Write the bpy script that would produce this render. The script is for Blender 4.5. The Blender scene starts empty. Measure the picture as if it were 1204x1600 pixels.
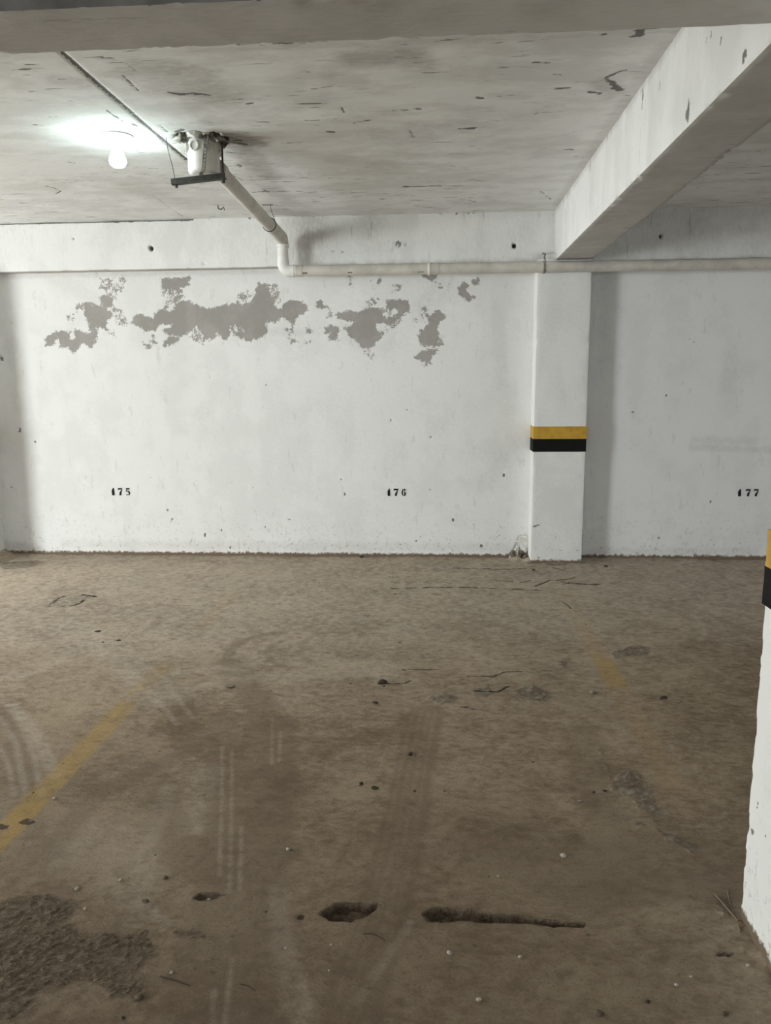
import bpy, bmesh, math, random
import numpy as np
from mathutils import Vector, Matrix

S = bpy.context.scene
COL = S.collection
random.seed(7)

# ------------------------------------------------------------------ camera
FPX, YAW, PIT, ROL, CAMH = 1205.7, 0.0709, 0.1733, -0.0089, 1.5
cy, sy, cp, sp = math.cos(YAW), math.sin(YAW), math.cos(PIT), math.sin(PIT)
FWD = np.array([-sy * cp, cy * cp, -sp])
R0 = np.array([cy, sy, 0.0])
U0 = np.cross(R0, FWD)
RGT = math.cos(ROL) * R0 + math.sin(ROL) * U0
UPV = -math.sin(ROL) * R0 + math.cos(ROL) * U0
cam_d = bpy.data.cameras.new('camera')
cam_d.sensor_fit = 'HORIZONTAL'
cam_d.sensor_width = 36.0
cam_d.lens = 36.0 * FPX / 1204.0
cam_d.clip_start = 0.02
cam = bpy.data.objects.new('camera', cam_d)
COL.objects.link(cam)
cam.matrix_world = Matrix(((RGT[0], UPV[0], -FWD[0], 0), (RGT[1], UPV[1], -FWD[1], 0),
                           (RGT[2], UPV[2], -FWD[2], CAMH), (0, 0, 0, 1)))
S.camera = cam

# ------------------------------------------------------------------ world, daylight, exposure
S.view_settings.view_transform = 'Standard'
S.view_settings.look = 'None'
S.view_settings.gamma = 1.0
S.view_settings.use_curve_mapping = False
S.view_settings.exposure = 0.0
w = bpy.data.worlds.new('overcast_sky')
S.world = w
w.use_nodes = True
w.node_tree.nodes['Background'].inputs['Color'].default_value = (0.86, 0.93, 1.0, 1)
w.node_tree.nodes['Background'].inputs['Strength'].default_value = 4.0


def area_light(name, loc, direction, sx, sy_, power, color):
    d = bpy.data.lights.new(name, 'AREA')
    d.shape = 'RECTANGLE'
    d.size, d.size_y = sx, sy_
    d.energy = power
    d.color = color
    o = bpy.data.objects.new(name, d)
    COL.objects.link(o)
    o.location = loc
    o.rotation_euler = Vector(direction).to_track_quat('-Z', 'Z').to_euler()
    return o


# daylight from the left entrance and side door, plus two added fill lights
DAY = (0.93, 0.98, 1.0)
area_light('daylight_entrance', (-9.0, -1.55, 1.12), (0, 1, 0), 2.4, 2.1, 810, DAY)
area_light('daylight_side_door', (-8.05, 5.45, 1.08), (1, 0, 0), 1.4, 2.1, 295, DAY)
area_light('rear_fill', (-2.0, -9.05, 1.6), (0, 1, 0), 10.0, 1.2, 25, DAY)  # added fill light behind the camera, no known opening there
area_light('right_fill', (9.05, 2.6, 1.6), (-1, 0, 0), 6.0, 1.1, 115, DAY)  # added fill light from the right, raises the ambient level

# ------------------------------------------------------------------ room measures (metres)
D = 6.34            # back wall
ZC = 2.735          # ceiling
WB_Y, WB_Z = 6.24, 2.358   # beam along the back wall: face, underside
PF = 6.14           # pilaster face
FB_Y0, FB_Y1, FB_Z = 1.782, 2.003, 2.29   # beam overhead, across the frame


def unproject(px, py, ax, val):
    d = FWD + (px - 602.0) / FPX * RGT - (py - 800.0) / FPX * UPV
    o = np.array([0, 0, CAMH])
    return o + (val - o[ax]) / d[ax] * d


def on_floor(px, py): return unproject(px, py, 2, 0.0)
def on_wall(px, py): return unproject(px, py, 1, D)
def on_ceil(px, py): return unproject(px, py, 2, ZC)
def F2(pts): return np.array([on_floor(*p)[:2] for p in pts])
def W2(pts): return np.array([on_wall(*p)[[0, 2]] for p in pts])
def C2(pts): return np.array([on_ceil(*p)[:2] for p in pts])


# ------------------------------------------------------------------ numpy noise and distance fields
def _h(ix, iy, iz, seed):
    n = (ix.astype(np.int64) * 374761393 + iy.astype(np.int64) * 668265263 + iz.astype(np.int64) * 2147483647 + seed * 974711)
    n = (n ^ (n >> 13)) * 1274126177
    n = n ^ (n >> 16)
    return (n & 0xffff).astype(np.float64) / 65535.0


def vnoise(x, y, z=None, seed=0):
    if z is None:
        z = np.zeros_like(x)
    xi, yi, zi = np.floor(x), np.floor(y), np.floor(z)
    fx, fy, fz = x - xi, y - yi, z - zi
    fx, fy, fz = [f * f * (3 - 2 * f) for f in (fx, fy, fz)]
    r = 0
    flat = not np.any(fz)
    for dz in ((0,) if flat else (0, 1)):
        wz = 1.0 if flat else (fz if dz else 1 - fz)
        a = _h(xi, yi, zi + dz, seed) * (1 - fx) + _h(xi + 1, yi, zi + dz, seed) * fx
        b = _h(xi, yi + 1, zi + dz, seed) * (1 - fx) + _h(xi + 1, yi + 1, zi + dz, seed) * fx
        r = r + wz * (a * (1 - fy) + b * fy)
    return r * 2 - 1


def fbm(x, y, z=None, oct=4, seed=0):
    r, a, t = 0, 1.0, 0
    for k in range(oct):
        r = r + a * vnoise(x, y, z, seed + k * 17)
        t += a
        a *= .55
        x, y = x * 2.03, y * 2.03
        z = None if z is None else z * 2.03
    return r / t


def sdf_poly(X, Y, poly, margin=.12):
    """signed distance, positive inside, -margin far away"""
    out = np.full(X.shape, -margin)
    lo, hi = poly.min(0) - margin, poly.max(0) + margin
    m = (X > lo[0]) & (X < hi[0]) & (Y > lo[1]) & (Y < hi[1])
    if not m.any():
        return out
    x, y = X[m], Y[m]
    d2 = np.full(x.shape, 1e9)
    ins = np.zeros(x.shape, bool)
    n = len(poly)
    for i in range(n):
        ax, ay = poly[i]
        bx, by = poly[(i + 1) % n]
        ex, ey = bx - ax, by - ay
        L = ex * ex + ey * ey + 1e-12
        t = np.clip(((x - ax) * ex + (y - ay) * ey) / L, 0, 1)
        d2 = np.minimum(d2, (x - ax - t * ex) ** 2 + (y - ay - t * ey) ** 2)
        c = ((ay > y) != (by > y)) & (x < ex * (y - ay) / (ey if abs(ey) > 1e-12 else 1e-12) + ax)
        ins ^= c
    d = np.sqrt(d2)
    out[m] = np.maximum(np.where(ins, d, -d), -margin)
    return out


def dist_line(X, Y, line, margin=.2):
    out = np.full(X.shape, margin)
    lo, hi = line.min(0) - margin, line.max(0) + margin
    m = (X > lo[0]) & (X < hi[0]) & (Y > lo[1]) & (Y < hi[1])
    if not m.any():
        return out
    x, y = X[m], Y[m]
    d2 = np.full(x.shape, margin * margin)
    for (ax, ay), (bx, by) in zip(line[:-1], line[1:]):
        ex, ey = bx - ax, by - ay
        t = np.clip(((x - ax) * ex + (y - ay) * ey) / (ex * ex + ey * ey + 1e-12), 0, 1)
        d2 = np.minimum(d2, (x - ax - t * ex) ** 2 + (y - ay - t * ey) ** 2)
    out[m] = np.sqrt(d2)
    return out


def sstep(a, b, x):
    t = np.clip((x - a) / (b - a), 0, 1)
    return t * t * (3 - 2 * t)


# ------------------------------------------------------------------ materials
class NT:
    def __init__(self, name):
        self.m = bpy.data.materials.new(name)
        self.m.use_nodes = True
        self.t = self.m.node_tree
        self.b = self.t.nodes['Principled BSDF']
        self.b.inputs['Specular IOR Level'].default_value = 0.25

    def n(self, typ, **kw):
        nd = self.t.nodes.new('ShaderNode' + typ)
        for k, v in kw.items():
            if k.startswith('_'):
                setattr(nd, k[1:], v)
        for k, v in kw.items():
            if k.startswith('_'):
                continue
            s = nd.inputs[int(k[1:])] if k[0] == 'i' and k[1:].isdigit() else nd.inputs[k.replace('_', ' ')]
            if hasattr(v, 'links') or isinstance(v, bpy.types.NodeSocket):
                self.t.links.new(v, s)
            else:
                s.default_value = v
        return nd

    def math(self, op, a, b=0.0, c=0.0, clamp=False):
        return self.n('Math', _operation=op, _use_clamp=clamp, i0=a, i1=b, i2=c).outputs[0]

    def mix(self, f, a, b, blend='MIX'):
        nd = self.t.nodes.new('ShaderNodeMix')
        nd.data_type = 'RGBA'
        nd.blend_type = blend
        for s, v in ((nd.inputs[0], f), (nd.inputs[6], a), (nd.inputs[7], b)):
            if isinstance(v, bpy.types.NodeSocket):
                self.t.links.new(v, s)
            elif isinstance(v, tuple):
                s.default_value = (*v, 1) if len(v) == 3 else v
            else:
                s.default_value = v
        return nd.outputs[2]

    def ramp(self, v, a, b, lo=0.0, hi=1.0):
        return self.n('MapRange', _interpolation_type='SMOOTHSTEP', Value=v, From_Min=a, From_Max=b, To_Min=lo, To_Max=hi).outputs[0]

    def pos(self, scale=(1, 1, 1), loc=(0, 0, 0)):
        if not hasattr(self, 'tc'):
            self.tc = self.t.nodes.new('ShaderNodeNewGeometry').outputs['Position']
        return self.n('Mapping', Vector=self.tc, Scale=scale, Location=loc).outputs[0]

    def noise(self, scale, detail=4, rough=.55, stretch=(1, 1, 1), loc=(0, 0, 0), dist=0.0):
        return self.n('TexNoise', Vector=self.pos(stretch, loc), Scale=scale, Detail=detail, Roughness=rough, Distortion=dist).outputs[0]

    def attr(self, name):
        return self.n('Attribute', _attribute_name=name).outputs['Fac']

    def out(self, color=None, rough=None, bump=None, bstr=.3, bdist=.01):
        for v, k in ((color, 'Base Color'), (rough, 'Roughness')):
            if v is None:
                continue
            if isinstance(v, bpy.types.NodeSocket):
                self.t.links.new(v, self.b.inputs[k])
            else:
                self.b.inputs[k].default_value = (*v, 1) if isinstance(v, tuple) else v
        if bump is not None:
            bn = self.n('Bump', Strength=bstr, Distance=bdist, Height=bump)
            self.t.links.new(bn.outputs[0], self.b.inputs['Normal'])
        return self.m


def mat_whitewash(name, base, tint, dirt_amt, mark_dir, seed, mark=.5, peeled=False, pits=.6, stain_col=(.19, .155, .12), scar_dir=(1, 1, 1)):
    """limewash over concrete. Mesh attributes: tone (cloudy wash), clus (where form-board dashes show), grime, scar, peel"""
    k = NT(name)
    o = (seed * 3.1, seed * 1.7, seed * 2.3)
    fine = k.noise(36, 5, .74, stretch=scar_dir, loc=o)
    tone = k.math('ADD', k.attr('tone'), k.math('MULTIPLY', k.math('SUBTRACT', fine, .5), .9))
    c = k.mix(k.ramp(tone, .15, .85), base, tint)
    # dashes where the wash missed the form-board marks
    dash = k.noise(3.2, 3, .7, stretch=mark_dir, loc=o)
    dash = k.math('ADD', dash, k.math('MULTIPLY', k.math('SUBTRACT', fine, .5), .16))
    c = k.mix(k.math('MULTIPLY', k.math('MULTIPLY', k.ramp(dash, .63, .665), k.attr('clus')), mark), c, (.13, .122, .11))
    if pits:
        v = k.n('TexVoronoi', Vector=k.pos((1, 1, 1), o), Scale=4.2, Randomness=1.0)
        sz = k.math('MULTIPLY', k.n('TexWhiteNoise', Vector=v.outputs['Position']).outputs['Value'], .045)
        pm = k.math('SUBTRACT', 1.0, k.ramp(k.math('ADD', v.outputs['Distance'], k.math('MULTIPLY', fine, .04)), .012, k.math('ADD', sz, .02)))
        c = k.mix(k.math('MULTIPLY', pm, pits), c, (.2, .19, .17))
    c = k.mix(k.math('MULTIPLY', k.attr('grime'), k.ramp(fine, .3, .62, .5, 1.0)), c, stain_col)
    if peeled:
        sd = k.math('ADD', k.math('SUBTRACT', k.attr('peel'), .1), k.math('MULTIPLY', k.math('SUBTRACT', fine, .5), .105))
        sd = k.math('ADD', sd, k.math('MULTIPLY', k.math('SUBTRACT', k.noise(125, 3, .7), .5), .034))
        pc = k.mix(k.ramp(tone, .2, .8), (.335, .315, .285), (.285, .268, .24))
        c = k.mix(k.math('MULTIPLY', k.ramp(sd, -.0008, .0018), .93), c, pc)
    # scratches, chips, open cracks and the painted shade in tie holes
    sa = k.attr('scar')
    sn = k.math('MULTIPLY_ADD', k.math('SUBTRACT', fine, .5), 2.3, .42)
    sc = k.math('MULTIPLY', k.ramp(k.math('SUBTRACT', sa, sn), 0.0, .10), k.ramp(sa, .03, .15, 0, .85))
    c = k.mix(sc, c, (.085, .078, .07))
    if dirt_amt:
        z = k.n('SeparateXYZ', Vector=k.tc).outputs[2]
        sp_ = k.math('MULTIPLY', k.ramp(z, .5, .02, 0, 1), k.ramp(fine, .57, .66))
        c = k.mix(k.math('MULTIPLY', sp_, dirt_amt), c, (.26, .22, .18))
        edge = k.ramp(k.math('SUBTRACT', z, k.math('MULTIPLY', fine, .075)), .004, -.014)
        c = k.mix(edge, c, (.17, .125, .085))
    return k.out(c, .88, fine, .3, .010)


M_WALL = mat_whitewash('whitewashed_wall', (.785, .785, .76), (.735, .735, .71), .5, (6, 1, 1.6), 1, mark=.10, peeled=True)
M_BEAM = mat_whitewash('whitewashed_beam', (.80, .80, .775), (.715, .715, .69), 0, (9, 9, 1.2), 2, mark=.3, pits=.3, scar_dir=(1.5, 1.5, .6))
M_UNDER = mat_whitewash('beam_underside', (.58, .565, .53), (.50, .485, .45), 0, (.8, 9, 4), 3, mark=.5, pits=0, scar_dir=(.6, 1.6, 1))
M_CEIL = mat_whitewash('whitewashed_ceiling', (.82, .82, .80), (.70, .695, .67), 0, (1.4, 11, 1), 4, mark=.85, pits=0, scar_dir=(.5, 1.6, 1))
M_COL = mat_whitewash('whitewashed_column', (.80, .80, .77), (.72, .72, .69), .35, (2, 2, .6), 5, mark=.08, pits=.5)


def mat_floor():
    """mesh attributes: tone (cloudy screed), tyre (tracks, darker near end), dust (marks, paler far end), yellow, raw (open concrete), rough (broken-up screed), tar (cracks, black spots)"""
    k = NT('dusty_concrete_floor')
    fin = k.noise(26, 7, .76, stretch=(.8, 1.25, 1), dist=.4)
    grit = k.noise(120, 4, .75)
    fn = k.math('SUBTRACT', fin, .5)
    tone = k.math('ADD', k.attr('tone'), k.math('MULTIPLY', fn, 2.1))
    c = k.mix(k.ramp(tone, .0, 1.0), (.205, .146, .090), (.44, .347, .24))
    c = k.mix(k.math('MULTIPLY', k.ramp(grit, .54, .64), .5), c, (.13, .096, .065))
    # pock marks
    v = k.n('TexVoronoi', Vector=k.pos((1, 1.25, 1)), Scale=19.0)
    rn = k.n('TexWhiteNoise', Vector=v.outputs['Position']).outputs['Value']
    sz = k.math('MULTIPLY', k.math('POWER', rn, 2.5), .20)
    pm = k.math('SUBTRACT', 1.0, k.ramp(k.math('ADD', v.outputs['Distance'], k.math('MULTIPLY', fin, .10)), .058, k.math('ADD', sz, .060)))
    c = k.mix(k.math('MULTIPLY', pm, .7), c, (.055, .041, .029))
    fm = k.ramp(fin, .32, .6, .35, 1.0)
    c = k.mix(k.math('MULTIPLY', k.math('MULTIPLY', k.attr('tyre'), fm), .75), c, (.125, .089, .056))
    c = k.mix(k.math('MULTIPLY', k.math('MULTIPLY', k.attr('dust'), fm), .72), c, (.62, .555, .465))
    yl = k.math('MULTIPLY', k.attr('yellow'), k.ramp(tone, .2, .65, .25, 1.0))
    c = k.mix(k.math('MULTIPLY', yl, .88), c, (.46, .295, .075))
    c = k.mix(k.math('MULTIPLY', k.attr('raw'), .7), c, k.mix(k.ramp(fin, .35, .65), (.09, .066, .045), (.29, .23, .168)))
    ta = k.attr('tar')
    tm = k.math('MULTIPLY', k.ramp(k.math('SUBTRACT', ta, k.math('MULTIPLY_ADD', fn, 1.8, .40)), 0.0, .1), k.ramp(ta, .03, .12, 0, .85))
    c = k.mix(tm, c, (.036, .027, .02))
    # broken-up screed: short ridges of aggregate
    rg = k.noise(46, 4, .62, stretch=(.62, 1.5, 1), dist=.9)
    rg = k.math('SUBTRACT', 1.0, k.math('MULTIPLY', k.math('ABSOLUTE', k.math('SUBTRACT', rg, .5)), 7.0, clamp=True))
    ro = k.attr('rough')
    c = k.mix(k.math('MULTIPLY', ro, k.ramp(rg, .35, .0, 0, .20)), c, (.115, .083, .056))
    h = k.math('ADD', k.math('MULTIPLY', fin, .8), k.math('MULTIPLY', grit, .3))
    h = k.math('ADD', h, k.math('MULTIPLY', k.math('MULTIPLY', ro, rg), 2.0))
    return k.out(c, .85, h, .8, .014)


M_FLOOR = mat_floor()


def mat_simple(name, color, rough=.5, var=.12, scale=20, metal=0.0, bump=.05, stretch=(1, 1, 1), col2=None):
    k = NT(name)
    n = k.noise(scale, 5, .6, stretch=stretch)
    c2 = col2 or tuple(x * (1 - var * 2.2) for x in color)
    c = k.mix(k.ramp(n, .35, .72), color, c2)
    k.b.inputs['Metallic'].default_value = metal
    return k.out(c, rough, n, bump, .004)


M_YEL = mat_simple('yellow_band_paint', (.56, .335, .045), .6, .12, 14, bump=.15)
M_BLK = mat_simple('black_band_paint', (.006, .006, .0055), .85, .2, 14, bump=.15)
M_INK = mat_simple('stencil_paint', (.008, .008, .008), .7, .2, 60)
M_PVC = mat_simple('aged_pvc', (.60, .565, .50), .42, .10, 9, bump=.03, stretch=(1, 1, 1))
M_PVCW = mat_simple('white_pvc', (.78, .765, .72), .35, .06, 12, bump=.02)
M_PVCD = mat_simple('dirty_pvc', (.55, .53, .49), .5, .2, 18, bump=.1)
M_STEEL = mat_simple('dark_steel', (.075, .073, .066), .55, .2, 60, metal=.6, bump=.1)
M_STRAP = mat_simple('galvanised_strap', (.30, .29, .26), .5, .25, 70, metal=.7, bump=.1)
M_WIRE = mat_simple('black_wire', (.03, .028, .025), .6, .1, 60)
M_HOLE = mat_simple('broken_concrete', (.30, .275, .24), .95, .32, 40, bump=.8, col2=(.06, .052, .045))
M_CLOD = mat_simple('dirt_clod', (.075, .058, .042), .95, .25, 50, bump=.6)
M_PALE = mat_simple('pale_pebble', (.50, .45, .38), .85, .12, 80, bump=.3)
M_GREY = mat_simple('grey_stone_chip', (.26, .225, .18), .9, .2, 60, bump=.5)
M_BRN = mat_simple('brown_stone', (.17, .13, .092), .9, .2, 60, bump=.5)
M_PLAST = mat_simple('broken_plaster', (.74, .72, .67), .9, .12, 40, bump=.5)
M_DIRT = mat_simple('crumbled_mortar', (.25, .195, .14), .95, .3, 55, bump=.8)
M_STRAW = mat_simple('dry_straw', (.27, .21, .135), .8, .15, 50)
M_TWIG = mat_simple('dark_twig', (.06, .045, .032), .9, .15, 50)
M_SHELL = mat_simple('plain_concrete', (.55, .54, .51), .9, .1, 3, bump=.2)
M_SHADED = mat_simple('shaded_beam_face', (.20, .195, .18), .95, .2, 7, bump=.4)  # dark colour standing in for shade on the overhead beam's front face
M_CERAM = mat_simple('white_lamp_plate', (.8, .8, .78), .35, .03, 10, bump=.01)


def mat_bulb():
    k = NT('lit_bulb_glass')
    k.b.inputs['Base Color'].default_value = (.9, .95, .95, 1)
    k.b.inputs['Emission Color'].default_value = (.80, 1.0, .985, 1)
    k.b.inputs['Emission Strength'].default_value = 115.0
    return k.m


M_BULB = mat_bulb()


# ------------------------------------------------------------------ object helpers
def link(name, me, mats, parent=None):
    o = bpy.data.objects.new(name, me)
    for m in (mats if isinstance(mats, (list, tuple)) else [mats]):
        me.materials.append(m)
    COL.objects.link(o)
    if parent is not None:
        o.parent = parent
    return o


def tag(o, label, cat=None, group=None):
    o['label'] = label
    if cat:
        o['category'] = cat
    if group:
        o['group'] = group
    return o


def structure(o, label=None):
    o['kind'] = 'structure'
    if label:
        o['label'] = label
    return o


def thing(name, label, cat, loc=(0, 0, 0), group=None):
    o = bpy.data.objects.new(name, None)
    o.empty_display_size = .05
    COL.objects.link(o)
    o.location = loc
    return tag(o, label, cat, group)


def local(o, parent):
    """keep a mesh built in world coordinates in place under an Empty"""
    o.parent = parent
    o.matrix_parent_inverse = Matrix.Translation(parent.location).inverted()
    return o


def quad_mesh(name, V, Q, smooth=True, attrs=None, mat_index=None):
    me = bpy.data.meshes.new(name)
    nv, nq = len(V), len(Q)
    me.vertices.add(nv)
    me.vertices.foreach_set('co', np.ascontiguousarray(V, dtype=np.float32).ravel())
    me.loops.add(nq * 4)
    me.loops.foreach_set('vertex_index', np.ascontiguousarray(Q, dtype=np.int32).ravel())
    me.polygons.add(nq)
    me.polygons.foreach_set('loop_start', np.arange(0, nq * 4, 4, dtype=np.int32))
    try:
        me.polygons.foreach_set('loop_total', np.full(nq, 4, dtype=np.int32))
    except Exception:
        pass
    if mat_index is not None:
        me.polygons.foreach_set('material_index', np.ascontiguousarray(mat_index, dtype=np.int32))
    me.update(calc_edges=True)
    me.polygons.foreach_set('use_smooth', np.full(nq, smooth, dtype=bool))
    for k, a in (attrs or {}).items():
        at = me.attributes.new(k, 'FLOAT', 'POINT')
        at.data.foreach_set('value', np.ascontiguousarray(a, dtype=np.float32).ravel())
    me.validate()
    return me


def grid_quads(nu, nv, flip=False):
    i = np.arange(nu * nv).reshape(nv, nu)
    q = np.stack([i[:-1, :-1], i[:-1, 1:], i[1:, 1:], i[1:, :-1]], -1).reshape(-1, 4)
    return q[:, ::-1] if flip else q


def lines(*segs):
    """concatenate (start, end, step) segments into sorted grid lines"""
    r = []
    for a, b, s in segs:
        n = max(1, int(round((b - a) / s)))
        r.append(np.linspace(a, b, n, endpoint=False))
    r.append(np.array([segs[-1][1]]))
    return np.concatenate(r)


def rough_box(name, lo, hi, step, mats, parent=None, chip=.006, rnd=.004, wob=.0015, gouges=(), seed=0, mat_of=None, attrs=None):
    """box with weathered arrises; every face a grid, displaced by a function of position only"""
    lo, hi = np.array(lo, float), np.array(hi, float)
    ls = [np.linspace(lo[a], hi[a], max(2, int(round((hi[a] - lo[a]) / step[a])) + 1)) for a in range(3)]
    Vs, Qs, Mi, off = [], [], [], 0
    for a in range(3):
        b, c = (a + 1) % 3, (a + 2) % 3
        for side in (0, 1):
            B, C = np.meshgrid(ls[b], ls[c])
            P = np.zeros((B.size, 3))
            P[:, a] = (lo, hi)[side][a]
            P[:, b], P[:, c] = B.ravel(), C.ravel()
            q = grid_quads(len(ls[b]), len(ls[c]), flip=(side == 0)) + off
            Vs.append(P); Qs.append(q)
            Mi.append(np.full(len(q), mat_of[(a, side)] if mat_of and (a, side) in mat_of else 0))
            off += len(P)
    V, Q = np.concatenate(Vs), np.concatenate(Qs)
    dl, dh = V - lo, hi - V
    dd = np.minimum(dl, dh)
    sgn = np.where(dl < dh, 1.0, -1.0)
    srt = np.sort(dd, 1)
    d2 = srt[:, 1]
    n1 = fbm(V[:, 0] * 9, V[:, 1] * 9, V[:, 2] * 9, 4, seed)
    n2 = fbm(V[:, 0] * 26, V[:, 1] * 26, V[:, 2] * 26, 3, seed + 5)
    amt = rnd * (1 + .6 * n2) + chip * np.clip(n1 + .55 * n2 - .25, 0, 1) * 4
    fall = np.clip(1 - d2 / np.maximum(amt * 1.3 + .012, .012), 0, 1)
    push = np.where(dd < .05, np.clip(1 - dd / .05, 0, 1) ** 2, 0) * sgn
    push[np.arange(len(V)), np.argmax(dd, 1)] = 0
    V2 = V + push * (amt * fall)[:, None]
    wv = wob * fbm(V[:, 0] * 2.3, V[:, 1] * 2.3, V[:, 2] * 2.3, 3, seed + 9)
    ctr = (lo + hi) / 2
    V2 += np.where(dd < 1e-6, sgn, 0) * wv[:, None]
    for (g, rad, vec) in gouges:
        d = np.sqrt((((V - np.array(g)) / np.array(rad)) ** 2).sum(1)) + .22 * n2
        V2 += sstep(1.05, .55, d)[:, None] * np.array(vec)
    at = attrs(V) if attrs else {}
    x_, y_, z_ = V.T
    at['tone'] = .42 + .6 * fbm(x_ * 1.5, y_ * 1.5, z_ * 1.5, 3, seed + 31) + .45 * fbm(x_ * 8, y_ * 8, z_ * 2.0, 3, seed + 33) + .35 * n1
    at['clus'] = np.clip(.5 + 1.6 * fbm(x_ * 1.7, y_ * 1.7, z_ * 1.7, 2, seed + 35), 0, 1)
    me = quad_mesh(name, V2, Q, True, at, np.concatenate(Mi))
    o = link(name, me, mats, parent)
    # flat arrises: faces were built separately, so shading breaks at the corners by itself
    return o


def box_bm(bm, lo, hi):
    x0, y0, z0 = lo; x1, y1, z1 = hi
    v = [bm.verts.new(p) for p in ((x0, y0, z0), (x1, y0, z0), (x1, y1, z0), (x0, y1, z0), (x0, y0, z1), (x1, y0, z1), (x1, y1, z1), (x0, y1, z1))]
    for f in ((3, 2, 1, 0), (4, 5, 6, 7), (0, 1, 5, 4), (1, 2, 6, 5), (2, 3, 7, 6), (3, 0, 4, 7)):
        bm.faces.new([v[i] for i in f])


def bm_obj(name, bm, mat, parent=None, smooth=False, angle=None):
    me = bpy.data.meshes.new(name)
    bmesh.ops.recalc_face_normals(bm, faces=bm.faces)
    bm.to_mesh(me)
    bm.free()
    if smooth:
        me.polygons.foreach_set('use_smooth', np.ones(len(me.polygons), dtype=bool))
        if angle:
            me.set_sharp_from_angle(angle=math.radians(angle))
    return link(name, me, mat, parent)


def tube_bm(bm, pts, rad, seg=16, cap=True):
    """tube along a polyline; rad a number or one per point"""
    pts = [Vector(p) for p in pts]
    rs = [rad] * len(pts) if isinstance(rad, (int, float)) else list(rad)
    rings = []
    ref = None
    for i, p in enumerate(pts):
        t = (pts[min(i + 1, len(pts) - 1)] - pts[max(i - 1, 0)]).normalized()
        if ref is None:
            ref = t.orthogonal().normalized()
        ref = (ref - t * ref.dot(t)).normalized()
        bn = t.cross(ref)
        rings.append([bm.verts.new(p + (ref * math.cos(2 * math.pi * k / seg) + bn * math.sin(2 * math.pi * k / seg)) * rs[i]) for k in range(seg)])
    for a, b in zip(rings[:-1], rings[1:]):
        for k in range(seg):
            bm.faces.new((a[k], a[(k + 1) % seg], b[(k + 1) % seg], b[k]))
    if cap:
        bm.faces.new(rings[0][::-1])
        bm.faces.new(rings[-1])


def tube(name, pts, rad, mat, parent=None, seg=16, angle=50):
    bm = bmesh.new()
    tube_bm(bm, pts, rad, seg)
    return bm_obj(name, bm, mat, parent, True, angle)


def lathe(name, axis_pt, axis, profile, mat, parent=None, seg=32, angle=40):
    """profile: (distance along axis, radius)"""
    bm = bmesh.new()
    ax = Vector(axis).normalized()
    tube_bm_pts = [Vector(axis_pt) + ax * h for h, r in profile]
    ref = ax.orthogonal().normalized()
    bn = ax.cross(ref)
    rings = []
    for p, (h, r) in zip(tube_bm_pts, profile):
        r = max(r, 1e-4)
        rings.append([bm.verts.new(p + (ref * math.cos(2 * math.pi * k / seg) + bn * math.sin(2 * math.pi * k / seg)) * r) for k in range(seg)])
    for a, b in zip(rings[:-1], rings[1:]):
        for k in range(seg):
            bm.faces.new((a[k], a[(k + 1) % seg], b[(k + 1) % seg], b[k]))
    bm.faces.new(rings[0][::-1])
    bm.faces.new(rings[-1])
    return bm_obj(name, bm, mat, parent, True, angle)


# ------------------------------------------------------------------ FLOOR
gx = lines((-14, -4, .5), (-4, -1.9, .014), (-1.9, -1.2, .0085), (-1.2, -.5, .0043), (-.5, 1.3, .0078), (1.3, 2.9, .014), (2.9, 9, .5))
gy = lines((-9, 1.4, .35), (1.4, 2.12, .0043), (2.12, 2.6, .0068), (2.6, 4.2, .0095), (4.2, 6.2, .013), (6.2, 6.36, .007))
X, Y = np.meshgrid(gx, gy)
inner = ((X > -4.05) & (X < 2.95) & (Y > 1.2)).astype(float)
Z = .010 * fbm(X * .8, Y * .8, oct=3, seed=3) + .0022 * fbm(X * 6, Y * 6, oct=4, seed=8)
Z += .0009 * fbm(X * 40, Y * 40, oct=2, seed=21)
rough = np.zeros_like(X); raw = np.zeros_like(X); tyre = np.zeros_like(X); dust = np.zeros_like(X); yellow = np.zeros_like(X); tar = np.zeros_like(X)
EDGE = fbm(X * 22, Y * 22, oct=4, seed=31)          # ragged outlines
FINE = fbm(X * 60, Y * 60, oct=3, seed=37)


def hole(px_poly, depth, edge=.010, rag=.012):
    global Z, raw, rough
    s = sdf_poly(X, Y, F2(px_poly)) + EDGE * rag + FINE * .004
    m = sstep(-.002, edge, s)
    Z = Z - m * (depth * (1 + .35 * FINE) + .25 * depth * EDGE)
    raw = np.maximum(raw, sstep(-.004, .004, s))
    rough = np.maximum(rough, sstep(-.004, .004, s) * .7)


# the two potholes in the foreground
hole([(500, 1424), (515, 1413), (522, 1407), (590, 1410), (588, 1418), (578, 1428), (548, 1437), (515, 1433)], .022)
hole([(660, 1425), (668, 1417), (690, 1416), (742, 1419), (745, 1424), (780, 1425), (830, 1429), (832, 1434), (870, 1436), (915, 1440),
      (910, 1446), (870, 1445), (830, 1441), (785, 1440), (740, 1437), (690, 1438), (668, 1436)], .017, .010, .010)
hole([(300, 1400), (310, 1392), (340, 1391), (352, 1394), (340, 1401), (315, 1403)], .012, .012)
hole([(1120, 1489), (1125, 1484), (1144, 1486), (1140, 1491)], .02, .008, .004)
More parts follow.
